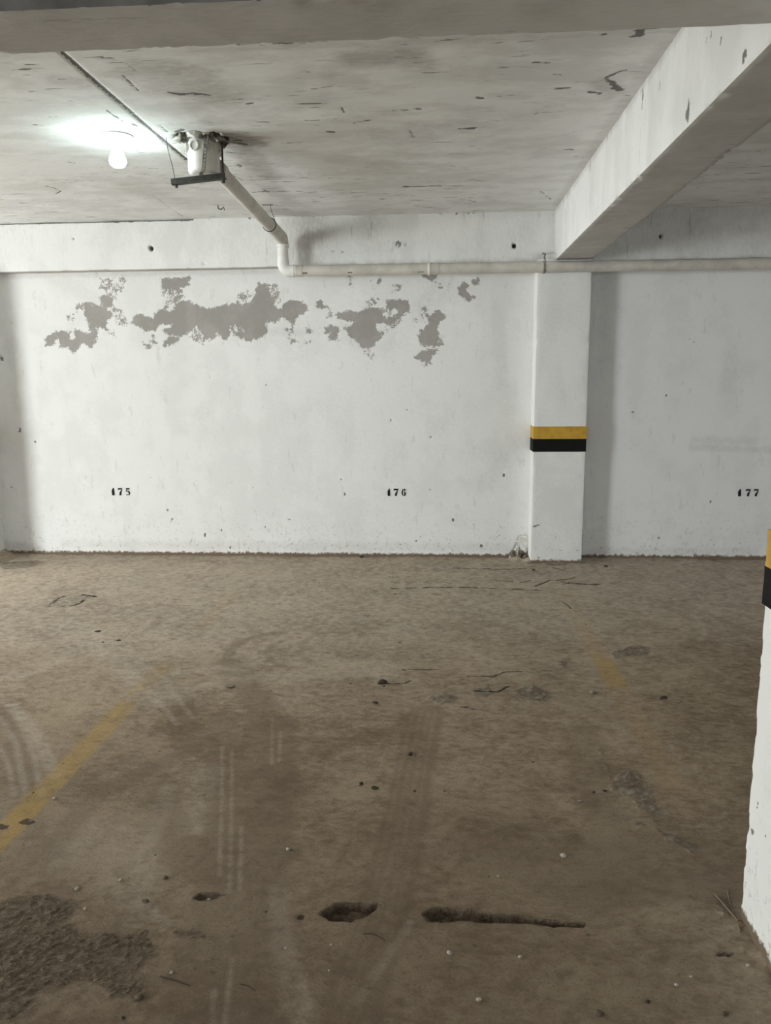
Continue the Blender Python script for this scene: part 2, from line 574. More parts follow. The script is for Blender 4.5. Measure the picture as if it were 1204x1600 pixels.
# rough broken-up patch at the lower left, plus its outliers
ROUGH = [[(-60, 1420), (0, 1408), (45, 1388), (75, 1392), (100, 1396), (160, 1396), (130, 1412), (118, 1430), (140, 1450), (175, 1452), (225, 1450), (252, 1470),
          (238, 1505), (225, 1520), (236, 1545), (215, 1568), (175, 1555), (140, 1540), (75, 1548), (60, 1580), (20, 1600), (-60, 1600)],
         [(265, 1448), (300, 1443), (330, 1452), (338, 1468), (300, 1466), (272, 1462)],
         [(300, 1496), (330, 1494), (332, 1502), (305, 1505)]]
ridge = np.abs(fbm((X * .93 + Y * .37) * 30, (Y * .93 - X * .37) * 62, oct=3, seed=51))
ridge = (1 - np.clip(ridge * 4.0, 0, 1)) ** 1.3
for pl_ in ROUGH:
    s = sdf_poly(X, Y, F2(pl_), .2) + EDGE * .035
    m = sstep(-.005, .035, s)
    Z += m * (-.0018 + .0034 * ridge + .0012 * FINE)
    rough = np.maximum(rough, m * .55)
    tyre = np.maximum(tyre, m * .15)
# crumbly scabs of lifted screed
SCABS = [[(965, 1205), (985, 1198), (1003, 1215), (1018, 1242), (1030, 1275), (1022, 1290), (1000, 1262), (975, 1240), (955, 1225)],
         [(665, 1092), (690, 1080), (718, 1090), (712, 1100), (680, 1102)],
         [(800, 1080), (830, 1068), (858, 1080), (858, 1100), (830, 1098)],
         [(865, 1035), (880, 1028), (890, 1035), (880, 1044)],
         [(950, 1018), (985, 1008), (1018, 1012), (1010, 1024), (960, 1030)],
         [(735, 1080), (760, 1072), (770, 1085), (745, 1092)],
         [(70, 944), (92, 930), (143, 928), (125, 943), (108, 948)],
         [(0, 880), (40, 876), (75, 878), (40, 888), (0, 890)],
         [(930, 1160), (942, 1172), (955, 1205), (965, 1235), (955, 1236), (944, 1205)],
         [(1020, 1290), (1045, 1300), (1085, 1320), (1078, 1330), (1040, 1312)],
         [(1105, 1390), (1135, 1400), (1150, 1425), (1140, 1440), (1115, 1425)]]
for i, pl_ in enumerate(SCABS):
    s = sdf_poly(X, Y, F2(pl_), .2) + EDGE * .03
    m = sstep(-.004, .02, s)
    Z += m * (.0045 * np.clip(fbm(X * 42, Y * 42, oct=3, seed=60 + i), -.6, 1) + .001)
    rough = np.maximum(rough, m * (.62 if i != 6 else .25))
    dust = np.maximum(dust, m * sstep(.0, .3, FINE))
# dirt fillet along the wall foot and the pilasters
dw = np.where(X < 0, D - Y, D - Y)
inpil = (X > .70) & (X < 1.17)
dw = np.where(inpil, np.minimum(np.abs(PF - Y), dw), dw)
fn = .55 + .6 * fbm(X * 5, Y * 5, oct=4, seed=77)
fil = np.exp(-np.clip(dw, 0, 1) / .022) * np.clip(fn, .05, 1.4)
Z += fil * .020 * inner
raw = np.maximum(raw, np.clip(fil * 1.6, 0, .9) * inner)
# a lump of dirt in the left corner, crumbs under the pilaster's left corner
for (px, py, r, h) in [(6, 866, .10, .05), (806, 874, .07, .03), (826, 876, .05, .03), (325, 1396, .05, .012), (1088, 1450, .12, .014)]:
    p = on_floor(px, min(py, 878))
    Z += h * np.exp(-((X - p[0]) ** 2 + (Y - min(p[1], 6.3)) ** 2) / (r * r * .5)) * (1 + .5 * EDGE)
# worn foot of the near column: dirt drift
dc = np.hypot(np.maximum(.845 - X, 0), np.maximum(Y - 2.006, 0))
Z += .012 * np.exp(-dc / .03) * np.clip(.7 + EDGE, 0, 2) * inner
dust = np.maximum(dust, .35 * np.exp(-dc / .22) * inner)


def crack(px_line, wid=.006, depth=.006, strength=.9, wander=.012):
    global Z, raw, tar
    L = F2(px_line)
    wx = fbm(X * 14, Y * 14, oct=3, seed=91) * wander
    d = dist_line(X + wx, Y + wx, L, .12)
    m = sstep(wid * 1.3, wid * .35, d + EDGE * wid * .6)
    Z = Z - m * depth
    raw = np.maximum(raw, m * strength)
    tar = np.maximum(tar, sstep(wid * 2.6, 0, d) * min(1.0, strength * 1.15))


for ln, wd in [([(612, 919), (730, 917), (790, 919), (856, 921)], .013), ([(610, 909), (698, 910)], .010), ([(697, 887), (780, 889), (822, 888)], .013),
           ([(600, 901), (640, 900)], .008), ([(675, 928), (690, 928)], .014), ([(606, 927), (628, 928)], .012), ([(630, 1047), (684, 1046)], .008),
           ([(600, 1068), (632, 1068), (642, 1063)], .008), ([(730, 1057), (770, 1058), (790, 1050), (815, 1049)], .008), ([(740, 1080), (778, 1081), (796, 1072)], .008),
           ([(720, 1104), (745, 1108)], .006), ([(76, 946), (92, 933), (100, 930)], .012), ([(93, 947), (107, 945)], .011), ([(112, 946), (122, 943), (132, 936)], .013),
           ([(495, 1090), (515, 1060)], .003), ([(478, 1098), (486, 1085)], .003), ([(230, 1197), (222, 1230)], .004), ([(293, 1232), (300, 1215)], .004),
           ([(1022, 1105), (1040, 1125), (1060, 1132), (1100, 1138), (1172, 1148)], .004), ([(1062, 1128), (1098, 1124), (1108, 1118)], .004),
           ([(288, 1323), (297, 1310)], .0035), ([(285, 1245), (294, 1235)], .0035), ([(330, 1367), (448, 1366)], .0016), ([(439, 1480), (488, 1472)], .002),
           ([(521, 1362), (526, 1395)], .0018), ([(40, 1410), (40, 1430)], .002), ([(950, 1330), (938, 1345)], .003), ([(1080, 1330), (1092, 1350)], .004),
           ([(722, 955), (725, 975)], .004), ([(950, 1435), (965, 1452), (978, 1453)], .003), ([(880, 940), (892, 950)], .006), ([(835, 915), (860, 905), (905, 912), (935, 911)], .012),
           ([(775, 905), (800, 907)], .014), ([(812, 909), (830, 905)], .01), ([(1075, 1012), (1092, 1013)], .007), ([(1032, 1093), (1040, 1089)], .006),
           ([(0, 878), (60, 876)], .008), ([(130, 928), (150, 931)], .02)]:
    if wd > .0045:
        crack(ln, max(wd * .55, .0045), wd * .5, .72, .006)
for (px, py, r) in [(547, 1068, .01), (641, 1178, .010), (832, 1189, .009), (648, 1233, .010), (945, 1233, .012), (928, 1235, .010), (906, 1248, .010), (600, 1072, .012),
                    (150, 1232, .006), (206, 1269, .005), (51, 1236, .008), (100, 1190, .006), (242, 1333, .006), (1128, 1146, .006), (915, 975, .01), (825, 972, .012), (624, 1003, .012),
                    (695, 1233, .005), (360, 1072, .02), (155, 986, .016), (160, 1003, .012), (185, 1000, .015), (415, 1420, .006), (470, 1429, .012), (765, 1366, .006), (95, 1168, .006)]:
    p = on_floor(px, py)
    d = np.hypot(X - p[0], (Y - p[1]) * .9)
    m = sstep(r * 1.4, r * .4, d + EDGE * r * .5)
    Z -= m * r * .25
    tar = np.maximum(tar, sstep(r * 1.5, 0, d))
for pl_ in [[(-20, 1290), (0, 1283), (18, 1285), (15, 1291), (0, 1296)], [(27, 1283), (42, 1275), (54, 1281), (45, 1286)], [(560, 1219), (566, 1221), (566, 1226), (560, 1226)]]:
    s = sdf_poly(X, Y, F2(pl_)) + EDGE * .012
    tar = np.maximum(tar, sstep(-.003, .006, s) * sstep(-.5, .1, FINE) * .8)


def band(px_line, wid, soft=.5, strength=1.0):
    d = dist_line(X, Y, F2(px_line), .8)
    return strength * sstep(wid, wid * (1 - soft), d + EDGE * wid * .15)


# yellow bay lines (10 cm wide), worn away in the middle
for bx, segs in ((-1.463, [(1.0, 2.75, .75), (2.75, 3.33, .62), (3.46, 3.85, .3), (4.3, 5.3, .13)]), (.868, [(1.0, 1.9, .1), (2.6, 3.55, .14), (3.6, 4.05, .6), (4.05, 4.7, .25), (4.7, 5.4, .08)])):
    cross = sstep(.058, .046, np.abs(X - bx) + EDGE * .008)
    for y0, y1, st_ in segs:
        yellow = np.maximum(yellow, cross * st_ * sstep(y0 - .05, y0 + .05, Y + EDGE * .12) * sstep(y1 + .05, y1 - .05, Y + EDGE * .12))
# floor paler towards the far left, darker towards the camera, ragged edges
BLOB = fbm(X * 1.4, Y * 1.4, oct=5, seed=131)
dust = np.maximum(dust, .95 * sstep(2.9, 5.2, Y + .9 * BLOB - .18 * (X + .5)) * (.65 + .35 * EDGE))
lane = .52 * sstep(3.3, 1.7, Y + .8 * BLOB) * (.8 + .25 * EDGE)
tone = .5 + .28 * fbm(X * .9, Y * .9, oct=4, seed=141) + .34 * fbm(X * 3.4 + .3 * BLOB, Y * 4.2, oct=5, seed=142) + .17 * fbm(X * 9, Y * 12, oct=4, seed=143) + .18 * EDGE
# tyre tracks straight into the bay, with pale rib lines
T1 = [(352, 1118), (350, 1240), (348, 1330), (322, 1450), (290, 1600)]
T1b = [(435, 1130), (432, 1240), (418, 1360), (400, 1480), (380, 1600)]
T2 = [(665, 1112), (650, 1180), (632, 1280), (606, 1400), (570, 1520), (545, 1600)]
tyre = np.maximum(tyre, band(T1, .085, .35, .5))
tyre = np.maximum(tyre, band(T1b, .10, .5, .55))
tyre = np.maximum(tyre, band([(400, 1140), (392, 1240), (385, 1400), (340, 1600)], .13, .6, .45))
tyre = np.maximum(tyre, band(T2, .095, .35, .6))
tyre = np.maximum(tyre, band([(640, 1120), (665, 1114), (690, 1116)], .06, .6, .6))
for off in (-26, -10, 6, 20):
    tyre = tyre * (1 - .45 * band([(x + off * (.75 + .4 * (y - 1112) / 400), y) for x, y in T2], .013, .9))
for ln in ([(347, 1165), (346, 1260), (343, 1365)], [(362, 1170), (361, 1300), (358, 1390)], [(377, 1290), (374, 1385)], [(425, 1120), (424, 1190)],
           [(362, 1495), (358, 1535), (350, 1600)], [(335, 1545), (330, 1600)], [(438, 1140), (436, 1185)]):
    dust = np.maximum(dust, band(ln, .013, .95, .36))
    tyre *= 1 - .4 * band(ln, .016, .9)
# loops scrubbed by turning wheels
def arc(cx, cy_, rx, ry, a0, a1, n=18):
    return [(cx + rx * math.cos(math.radians(a0 + (a1 - a0) * i / n)), cy_ + ry * math.sin(math.radians(a0 + (a1 - a0) * i / n))) for i in range(n + 1)]
for ln, wd, st_ in ((arc(450, 1030, 95, 42, 170, 265), .05, .5), (arc(475, 1020, 58, 24, 90, 230), .03, .35), (arc(525, 1015, 55, 28, 120, 290), .03, .3),
                    ([(358, 1035), (375, 1060), (400, 1090), (420, 1130)], .12, .45), ([(0, 1108), (22, 1140), (40, 1190), (50, 1240), (55, 1300)], .05, .4),
                    ([(-20, 1130), (10, 1180), (25, 1240)], .04, .35), ([(80, 1330), (120, 1270), (150, 1240), (230, 1200), (320, 1160)], .07, .4),
                    ([(200, 1030), (240, 1050), (280, 1100), (300, 1160)], .10, .3), ([(250, 1230), (270, 1290), (290, 1340)], .10, .35),
                    ([(60, 1330), (85, 1350), (110, 1400)], .08, .25), ([(930, 1400), (1020, 1380), (1140, 1395)], .12, .3), ([(905, 1145), (925, 1230), (975, 1330)], .12, .3),
                    ([(470, 1180), (560, 1155), (640, 1130)], .06, .3), ([(760, 1320), (900, 1350), (1080, 1350)], .25, .3)):
    tyre = 1 - (1 - tyre) * (1 - band(ln, wd, .6, min(1, st_ * 1.25)))
strokes = np.zeros_like(X)
for ln, wd, st_ in (([(0, 1085), (30, 1125), (52, 1180), (66, 1240)], .018, .5), ([(-10, 1150), (12, 1190), (22, 1240)], .016, .5), ([(120, 985), (190, 1030), (235, 1075), (275, 1130)], .02, .5),
                    ([(140, 980), (215, 1022), (262, 1068), (300, 1120)], .018, .45), ([(0, 1010), (70, 985), (140, 940)], .02, .45), ([(205, 1440), (230, 1330), (262, 1230)], .05, .3),
                    ([(0, 975), (40, 955), (75, 915), (110, 880)], .06, .55), ([(0, 1062), (60, 1048), (120, 1012), (190, 985)], .05, .5), ([(10, 1040), (45, 1055)], .02, .3),
                    ([(100, 975), (160, 1010), (210, 1045), (260, 1090)], .16, .5), ([(0, 1120), (25, 1160), (40, 1240)], .02, .5), ([(20, 1100), (60, 1150), (85, 1210)], .04, .55),
                    ([(260, 1090), (350, 1060), (480, 1055), (600, 1055)], .05, .35), ([(280, 1050), (340, 1042), (380, 1046)], .04, .55), ([(300, 1290), (312, 1240), (325, 1200)], .08, .35),
                    ([(110, 1330), (150, 1300), (190, 1330), (210, 1380)], .14, .3), (arc(1000, 985, 100, 45, 250, 380), .02, .5), (arc(1050, 990, 80, 40, 260, 370), .02, .4),
                    (arc(960, 960, 75, 45, 270, 350), .02, .4), ([(435, 1390), (440, 1480), (480, 1600)], .05, .3), ([(440, 930), (480, 910), (540, 905)], .05, .35),
                    ([(150, 930), (220, 900), (300, 890)], .08, .35), ([(600, 985), (640, 975)], .08, .5), ([(560, 1560), (640, 1440)], .02, .3), ([(215, 1400), (258, 1440)], .03, .4)):
    strokes = 1 - (1 - strokes) * (1 - band(ln, wd, .7, min(1, st_ * 1.35)))
Z = Z * inner + (1 - inner) * 0
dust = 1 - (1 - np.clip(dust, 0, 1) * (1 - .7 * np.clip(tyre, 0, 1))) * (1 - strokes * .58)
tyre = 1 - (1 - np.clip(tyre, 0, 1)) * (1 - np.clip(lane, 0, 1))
Z -= .004
V = np.stack([X.ravel(), Y.ravel(), Z.ravel()], 1)
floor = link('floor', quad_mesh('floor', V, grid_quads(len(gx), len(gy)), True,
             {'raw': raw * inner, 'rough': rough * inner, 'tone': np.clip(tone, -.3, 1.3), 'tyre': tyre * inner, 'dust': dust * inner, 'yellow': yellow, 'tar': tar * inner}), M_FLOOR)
structure(floor, 'dusty brown concrete floor with tyre marks, potholes and worn yellow bay lines')
FZ, FGX, FGY = Z, gx, gy


def floor_z(x, y):
    i = min(max(np.searchsorted(FGX, x), 1), len(FGX) - 1)
    j = min(max(np.searchsorted(FGY, y), 1), len(FGY) - 1)
    return float(FZ[j, i])


# ------------------------------------------------------------------ BACK WALL
wx_ = lines((-14, -3.95, .5), (-3.95, 1.3, .0095), (1.3, 2.75, .016), (2.75, 9, .5))
wz_ = lines((-.05, 1.75, .016), (1.75, 2.40, .0085), (2.40, 2.75, .17))
X, Y = np.meshgrid(wx_, wz_)            # X along the wall, Y up
WN = fbm(X * 20, Y * 20, oct=4, seed=12)


def zm(ox, oy, sc, pts): return W2([(ox + a / sc, oy + b / sc) for a, b in pts])


A_, B_, C_, D_ = (60, 420, 6.02), (200, 420, 6.02), (350, 420, 6.02), (500, 420, 4.3)
solid = [zm(*A_, [(440, 330), (540, 345), (640, 370), (690, 440), (640, 490), (630, 550), (560, 550), (545, 560), (550, 640), (490, 735), (470, 700), (390, 700), (370, 760),
                  (335, 780), (290, 750), (280, 710), (210, 735), (200, 660), (185, 620), (130, 720), (80, 720), (75, 660), (140, 610), (230, 590), (262, 600), (275, 680),
                  (290, 620), (320, 600), (345, 650), (355, 580), (430, 600), (480, 630), (490, 560), (500, 525), (460, 490), (440, 430)]),
         zm(*A_, [(580, 280), (640, 250), (695, 290), (680, 345), (610, 345)]),
         zm(*B_, [(40, 510), (60, 460), (120, 430), (200, 465), (250, 465), (260, 430), (320, 390), (400, 410), (440, 380), (450, 330), (520, 300), (600, 330), (680, 360), (740, 385),
                  (830, 370), (950, 355), (950, 560), (940, 640), (900, 650), (840, 600), (780, 635), (720, 640), (650, 530), (560, 590), (490, 630), (400, 620), (350, 600),
                  (340, 575), (430, 550), (410, 520), (280, 520), (250, 580), (160, 580), (140, 545)]),
         zm(*B_, [(325, 100), (575, 90), (570, 150), (440, 195), (330, 170)]),
         zm(*B_, [(340, 690), (400, 650), (480, 640), (460, 690), (380, 700), (350, 725)]),
         zm(*C_, [(-40, 360), (80, 330), (130, 340), (240, 330), (300, 270), (300, 200), (330, 140), (390, 150), (400, 210), (450, 260), (490, 320), (560, 335), (620, 310),
                  (700, 315), (760, 335), (785, 385), (720, 425), (690, 440), (650, 510), (590, 480), (545, 440), (480, 490), (390, 500), (400, 590), (330, 650), (250, 665),
                  (190, 640), (200, 570), (100, 520), (20, 500), (-40, 520)]),
         zm(*C_, [(100, 590), (200, 600), (250, 665), (150, 645)]),
         zm(*C_, [(870, 310), (920, 305), (925, 355), (880, 352)]),
         zm(*C_, [(960, 570), (1010, 530), (1070, 570), (1065, 660), (1000, 665), (1000, 600), (960, 600)]),
         zm(*D_, [(110, 310), (180, 285), (260, 300), (340, 260), (440, 280), (450, 220), (480, 210), (510, 225), (540, 210), (590, 225), (590, 280), (530, 330), (470, 370),
                  (420, 380), (410, 470), (380, 480), (340, 530), (290, 530), (250, 480), (210, 450), (170, 400), (230, 380), (240, 350), (150, 340)]),
         zm(*D_, [(730, 330), (790, 280), (835, 320), (780, 370), (780, 430), (790, 500), (760, 520), (690, 510), (660, 460), (680, 420), (730, 380)]),
         zm(*D_, [(640, 590), (680, 560), (780, 545), (750, 590), (720, 625), (690, 620)]),
         zm(*D_, [(690, 38), (785, 38), (755, 75), (720, 60)]),
         zm(*D_, [(930, 130), (970, 90), (990, 120), (960, 150), (1035, 190), (1000, 205), (950, 180)]),
         zm(*D_, [(1030, 85), (1065, 75), (1060, 105), (1035, 105)])]
speck = [zm(*A_, [(600, 95), (700, 95), (720, 150), (790, 90), (820, 110), (760, 240), (700, 300), (690, 350), (600, 350), (570, 290), (640, 240), (630, 205), (555, 185), (600, 150)]),
         zm(*A_, [(680, 370), (760, 380), (830, 470), (820, 540), (790, 545), (740, 500)]), zm(*A_, [(600, 540), (690, 570), (720, 640), (670, 620)]),
         zm(*A_, [(355, 335), (425, 335), (430, 380), (365, 400)]), zm(*A_, [(275, 440), (330, 445), (315, 490), (280, 485)]),
         zm(*B_, [(310, 160), (500, 180), (530, 240), (520, 300), (450, 330), (440, 380), (340, 380), (350, 330), (370, 260), (310, 230)]),
         zm(*B_, [(150, 690), (200, 720), (220, 630), (240, 610), (262, 740), (160, 745)]), zm(*B_, [(600, 540), (780, 580), (860, 620), (760, 680), (680, 700), (590, 660)]),
         zm(*B_, [(1050, 215), (1140, 215), (1140, 340), (1000, 340)]), zm(*C_, [(0, 500), (210, 540), (260, 620), (190, 650), (60, 590), (0, 600)]),
         zm(*C_, [(390, 150), (490, 150), (520, 250), (560, 340), (480, 330), (420, 230)]),
         zm(*C_, [(920, 330), (1000, 370), (1030, 440), (960, 460), (990, 400)]), zm(*C_, [(570, 575), (630, 560), (690, 680), (610, 695)]), zm(*C_, [(765, 565), (830, 575), (800, 612)]),
         zm(*C_, [(745, 665), (805, 680), (760, 702)]), zm(*D_, [(315, 215), (390, 190), (370, 245), (330, 252)]), zm(*D_, [(675, 325), (690, 260), (715, 212), (712, 260), (735, 325)]),
         zm(*D_, [(400, 370), (540, 340), (530, 385), (430, 420)]), zm(*D_, [(780, 440), (815, 450), (830, 510), (790, 530)]), zm(*D_, [(340, 85), (405, 70), (390, 105), (350, 120)]),
         zm(*D_, [(488, 108), (545, 105), (530, 145), (492, 158)]), zm(*D_, [(190, 45), (218, 50), (208, 112), (195, 108)]), zm(*D_, [(300, 560), (362, 560), (352, 620), (328, 605)]),
         zm(*D_, [(780, 85), (812, 130), (800, 140)]), zm(*D_, [(850, 82), (875, 82), (865, 96)]), zm(*D_, [(640, 340), (665, 345), (650, 365)]), zm(*D_, [(700, 610), (750, 640), (700, 650)]),
         zm(*D_, [(240, 295), (400, 270), (420, 300), (300, 320)])]
keep = [zm(*D_, [(479, 290), (493, 274), (507, 290), (493, 306)]), zm(*D_, [(388, 380), (437, 374), (420, 412), (390, 412)]), zm(*D_, [(425, 312), (456, 284), (450, 320)]),
        zm(*C_, [(495, 330), (540, 330), (535, 358), (500, 355)]), zm(*A_, [(310, 605), (335, 610), (330, 655), (308, 650)])]
sd = np.full(X.shape, -.1)
for p in solid:
    sd = np.maximum(sd, sdf_poly(X, Y, p, .1) + .010)
for p in speck:
    sd = np.maximum(sd, np.minimum(sdf_poly(X, Y, p, .1) * .6, .004) - .002)
for p in keep:
    sd = np.minimum(sd, -sdf_poly(X, Y, p, .1) - .012)
peel = np.clip(sd, -.1, .1) + .1
grime = np.zeros_like(X)
scar = np.zeros_like(X)


def wband(px_line, wid, strength, soft=.8):
    d = dist_line(X, Y, W2(px_line), .6)
    return strength * sstep(wid, wid * (1 - soft), d + WN * wid * .3)


for ln, wd, st_ in (([(1085, 688), (1180, 690)], .05, .14), ([(1080, 699), (1204, 703)], .04, .16), ([(560, 530), (600, 535)], .15, .10), ([(90, 440), (150, 470)], .12, .10),
                    ([(660, 480), (690, 450)], .12, .10), ([(1140, 560), (1140, 640)], .12, .08), ([(945, 430), (945, 560)], .08, .12), ([(0, 432), (430, 424)], .03, .16),
                    ([(20, 540), (30, 640)], .10, .10), ([(0, 850), (60, 858)], .06, .22), ([(360, 515), (470, 520)], .05, .10), ([(755, 760), (800, 690)], .10, .07),
                    ([(100, 850), (800, 856)], .06, .12), ([(920, 862), (1180, 862)], .05, .14), ([(775, 480), (790, 640)], .08, .07)):
    grime = np.maximum(grime, wband(ln, wd, st_))
for (px, py, r) in [(262, 797, .022), (269, 812, .010), (236, 747, .014), (303, 757, .013), (345, 770, .010), (306, 745, .008), (395, 762, .007), (328, 590, .008), (610, 657, .012),
                    (635, 640, .010), (673, 682, .011), (686, 629, .009), (538, 772, .016), (532, 750, .010), (671, 766, .009), (787, 742, .012), (707, 813, .020), (752, 853, .014),
                    (31, 672, .022), (17, 762, .010), (2, 560, .03), (1083, 533, .010), (1041, 617, .010), (1164, 530, .007), (988, 644, .008), (1110, 783, .010), (985, 700, .006),
                    (410, 590, .006), (415, 601, .008), (364, 628, .006), (55, 690, .012), (346, 828, .010), (320, 836, .012), (360, 855, .012), (385, 862, .012), (452, 812, .016), (415, 824, .009),
                    (480, 830, .008), (580, 863, .012), (625, 850, .010), (650, 845, .010), (690, 868, .010), (720, 864, .01), (780, 837, .01), (1150, 858, .008), (1070, 850, .010), (1030, 840, .010)]:
    p = on_wall(px, py)
    d = np.hypot(X - p[0], (Y - p[2]) * .8)
    scar = np.maximum(scar, sstep(r * 1.25, r * .3, d + WN * r * .5) * .75)
# broken plaster at the wall foot beside the pilaster
bp = W2([(800, 872), (806, 842), (812, 836), (832, 838), (832, 880), (800, 880)])
sb = sdf_poly(X, Y, bp, .1) + WN * .02
broke = sstep(-.004, .01, sb)
grime = np.maximum(grime, broke * sstep(.09, .02, Y) * .9)
dep = .0012 * fbm(X * 1.5, Y * 1.5, oct=3, seed=5) + .0012 * fbm(X * 12, Y * 12, oct=3, seed=6) - .0010 * sstep(-.004, .006, sd + WN * .012) - .004 * scar
dep -= broke * (.012 + .012 * WN)
V = np.stack([X.ravel(), (D - dep).ravel(), Y.ravel()], 1)
wall_back = link('wall_back', quad_mesh('wall_back', V, grid_quads(len(wx_), len(wz_)), True, {'peel': peel, 'grime': grime, 'scar': scar, 'clus': np.ones_like(X),
             'tone': .42 + .7 * fbm(X * 1.3, Y * 1.3, oct=4, seed=151) + .6 * fbm(X * 6.5, Y * 6.5, oct=4, seed=152) + .4 * fbm(X * 9, Y * .9, oct=3, seed=153)}), M_WALL)
structure(wall_back, 'white limewashed back wall with grey patches of peeled paint')

# stencilled bay numbers, 1 mm of paint on the wall
GLYPH = {'1': [[(.10, .62), (.34, 1.0), (.52, 1.0), (.56, .45), (.60, 0), (.14, 0), (.12, .40)]],
         '7': [[(.02, .70), (.06, 1.0), (.80, 1.0), (.80, .80), (.14, .78)], [(.62, .74), (.80, .76), (.64, .40), (.56, 0), (.22, 0), (.30, .36)]],
         '5': [[(.08, .86), (.08, 1.0), (.74, 1.0), (.70, .80), (.22, .78)], [(.08, .74), (.19, .74), (.19, .52), (.06, .48)],
               [(.30, .62), (.56, .62), (.78, .44), (.78, .20), (.60, .02), (.44, .0), (.44, .10), (.54, .22), (.52, .40), (.40, .50), (.28, .50)],
               [(.06, .14), (.24, .18), (.32, .08), (.32, .0), (.14, .03)]],
         '6': [[(.40, 1.0), (.18, .86), (.06, .60), (.06, .36), (.18, .10), (.38, .0), (.38, .12), (.30, .30), (.30, .70), (.40, .88)],
               [(.50, 1.0), (.68, .96), (.78, .80), (.66, .68), (.52, .72), (.46, .88)],
               [(.48, .58), (.70, .54), (.82, .36), (.78, .14), (.62, .02), (.48, .0), (.46, .12), (.56, .28), (.54, .44), (.46, .50)]]}


def stencil(text, xs, z0, hgt, label):
    bm = bmesh.new()
    for ch, x0 in zip(text, xs):
        for poly in GLYPH[ch]:
            f = bm.faces.new([bm.verts.new((x0 + u * hgt * .78, 0, z0 + v * hgt)) for u, v in poly])
            r = bmesh.ops.extrude_face_region(bm, geom=[f])
            bmesh.ops.translate(bm, vec=(0, .004, 0), verts=[e for e in r['geom'] if isinstance(e, bmesh.types.BMVert)])
    o = bm_obj('stencil_number', bm, M_INK, wall_back)
    o.location = (0, D - .0036, 0)
    o['label'] = label
    return o


def wx(px, py=769): return on_wall(px, py)[0]


zs = on_wall(190, 774.5)[2]
stencil('175', [wx(173.8), wx(184.2), wx(196.4)], on_wall(190, 773.8)[2], .062, 'black stencilled bay number 175')
stencil('176', [wx(604.2), wx(614.5), wx(626.6)], on_wall(620, 774.8)[2], .060, 'black stencilled bay number 176')
stencil('177', [wx(1151.8), wx(1164.4), wx(1176.8)], on_wall(1168, 775.4)[2], .058, 'black stencilled bay number 177')

# ------------------------------------------------------------------ CEILING
cx_ = lines((-14, -3.6, .5), (-3.6, 1.0, .0105), (1.0, 2.6, .03), (2.6, 9, .5))
cy_l = lines((-9, 1.9, .5), (1.9, 2.35, .03), (2.35, 6.34, .0105))
X, Y = np.meshgrid(cx_, cy_l)
CN = fbm(X * 20, Y * 20, oct=4, seed=112)
grime = np.zeros_like(X)
scar = np.zeros_like(X)


def cband(px_line, wid, strength, soft=.8, arr=None):
    d = dist_line(X, Y, C2(px_line), .9)
    return strength * sstep(wid, wid * (1 - soft), d + CN * wid * .3)


for ln, wd, st_ in (([(215, 108), (300, 120), (330, 150)], .20, .38), ([(260, 135), (320, 145)], .16, .30), ([(90, 125), (115, 128)], .10, .25), ([(555, 92), (640, 85)], .12, .42),
                    ([(600, 80), (660, 100)], .12, .28), ([(530, 125), (560, 130)], .12, .25), ([(345, 210), (395, 222)], .15, .85), ([(380, 235), (420, 275)], .14, .45),
                    ([(430, 330), (470, 335)], .16, .40), ([(420, 290), (450, 315)], .12, .28), ([(520, 160), (600, 175)], .14, .12), ([(560, 190), (640, 230)], .25, .12),
                    ([(600, 210), (700, 200)], .2, .18), ([(740, 175), (830, 180)], .15, .12), ([(200, 290), (290, 320)], .2, .18), ([(60, 300), (100, 310)], .2, .08),
                    ([(650, 200), (660, 215)], .15, .28), ([(940, 130), (960, 145)], .10, .35), ([(600, 345), (860, 335)], .10, .20), ([(450, 345), (620, 345)], .10, .30),
                    ([(0, 90), (300, 80)], .06, .12), ([(300, 78), (1050, 48)], .05, .22), ([(1035, 70), (870, 320)], .05, .18), ([(280, 215), (345, 210)], .10, .5),
                    ([(540, 250), (600, 260)], .18, .16), ([(480, 160), (505, 158)], .10, .14), ([(870, 70), (960, 60)], .2, .12), ([(330, 190), (300, 160)], .1, .2)):
    grime = np.maximum(grime, cband(ln, wd, st_))
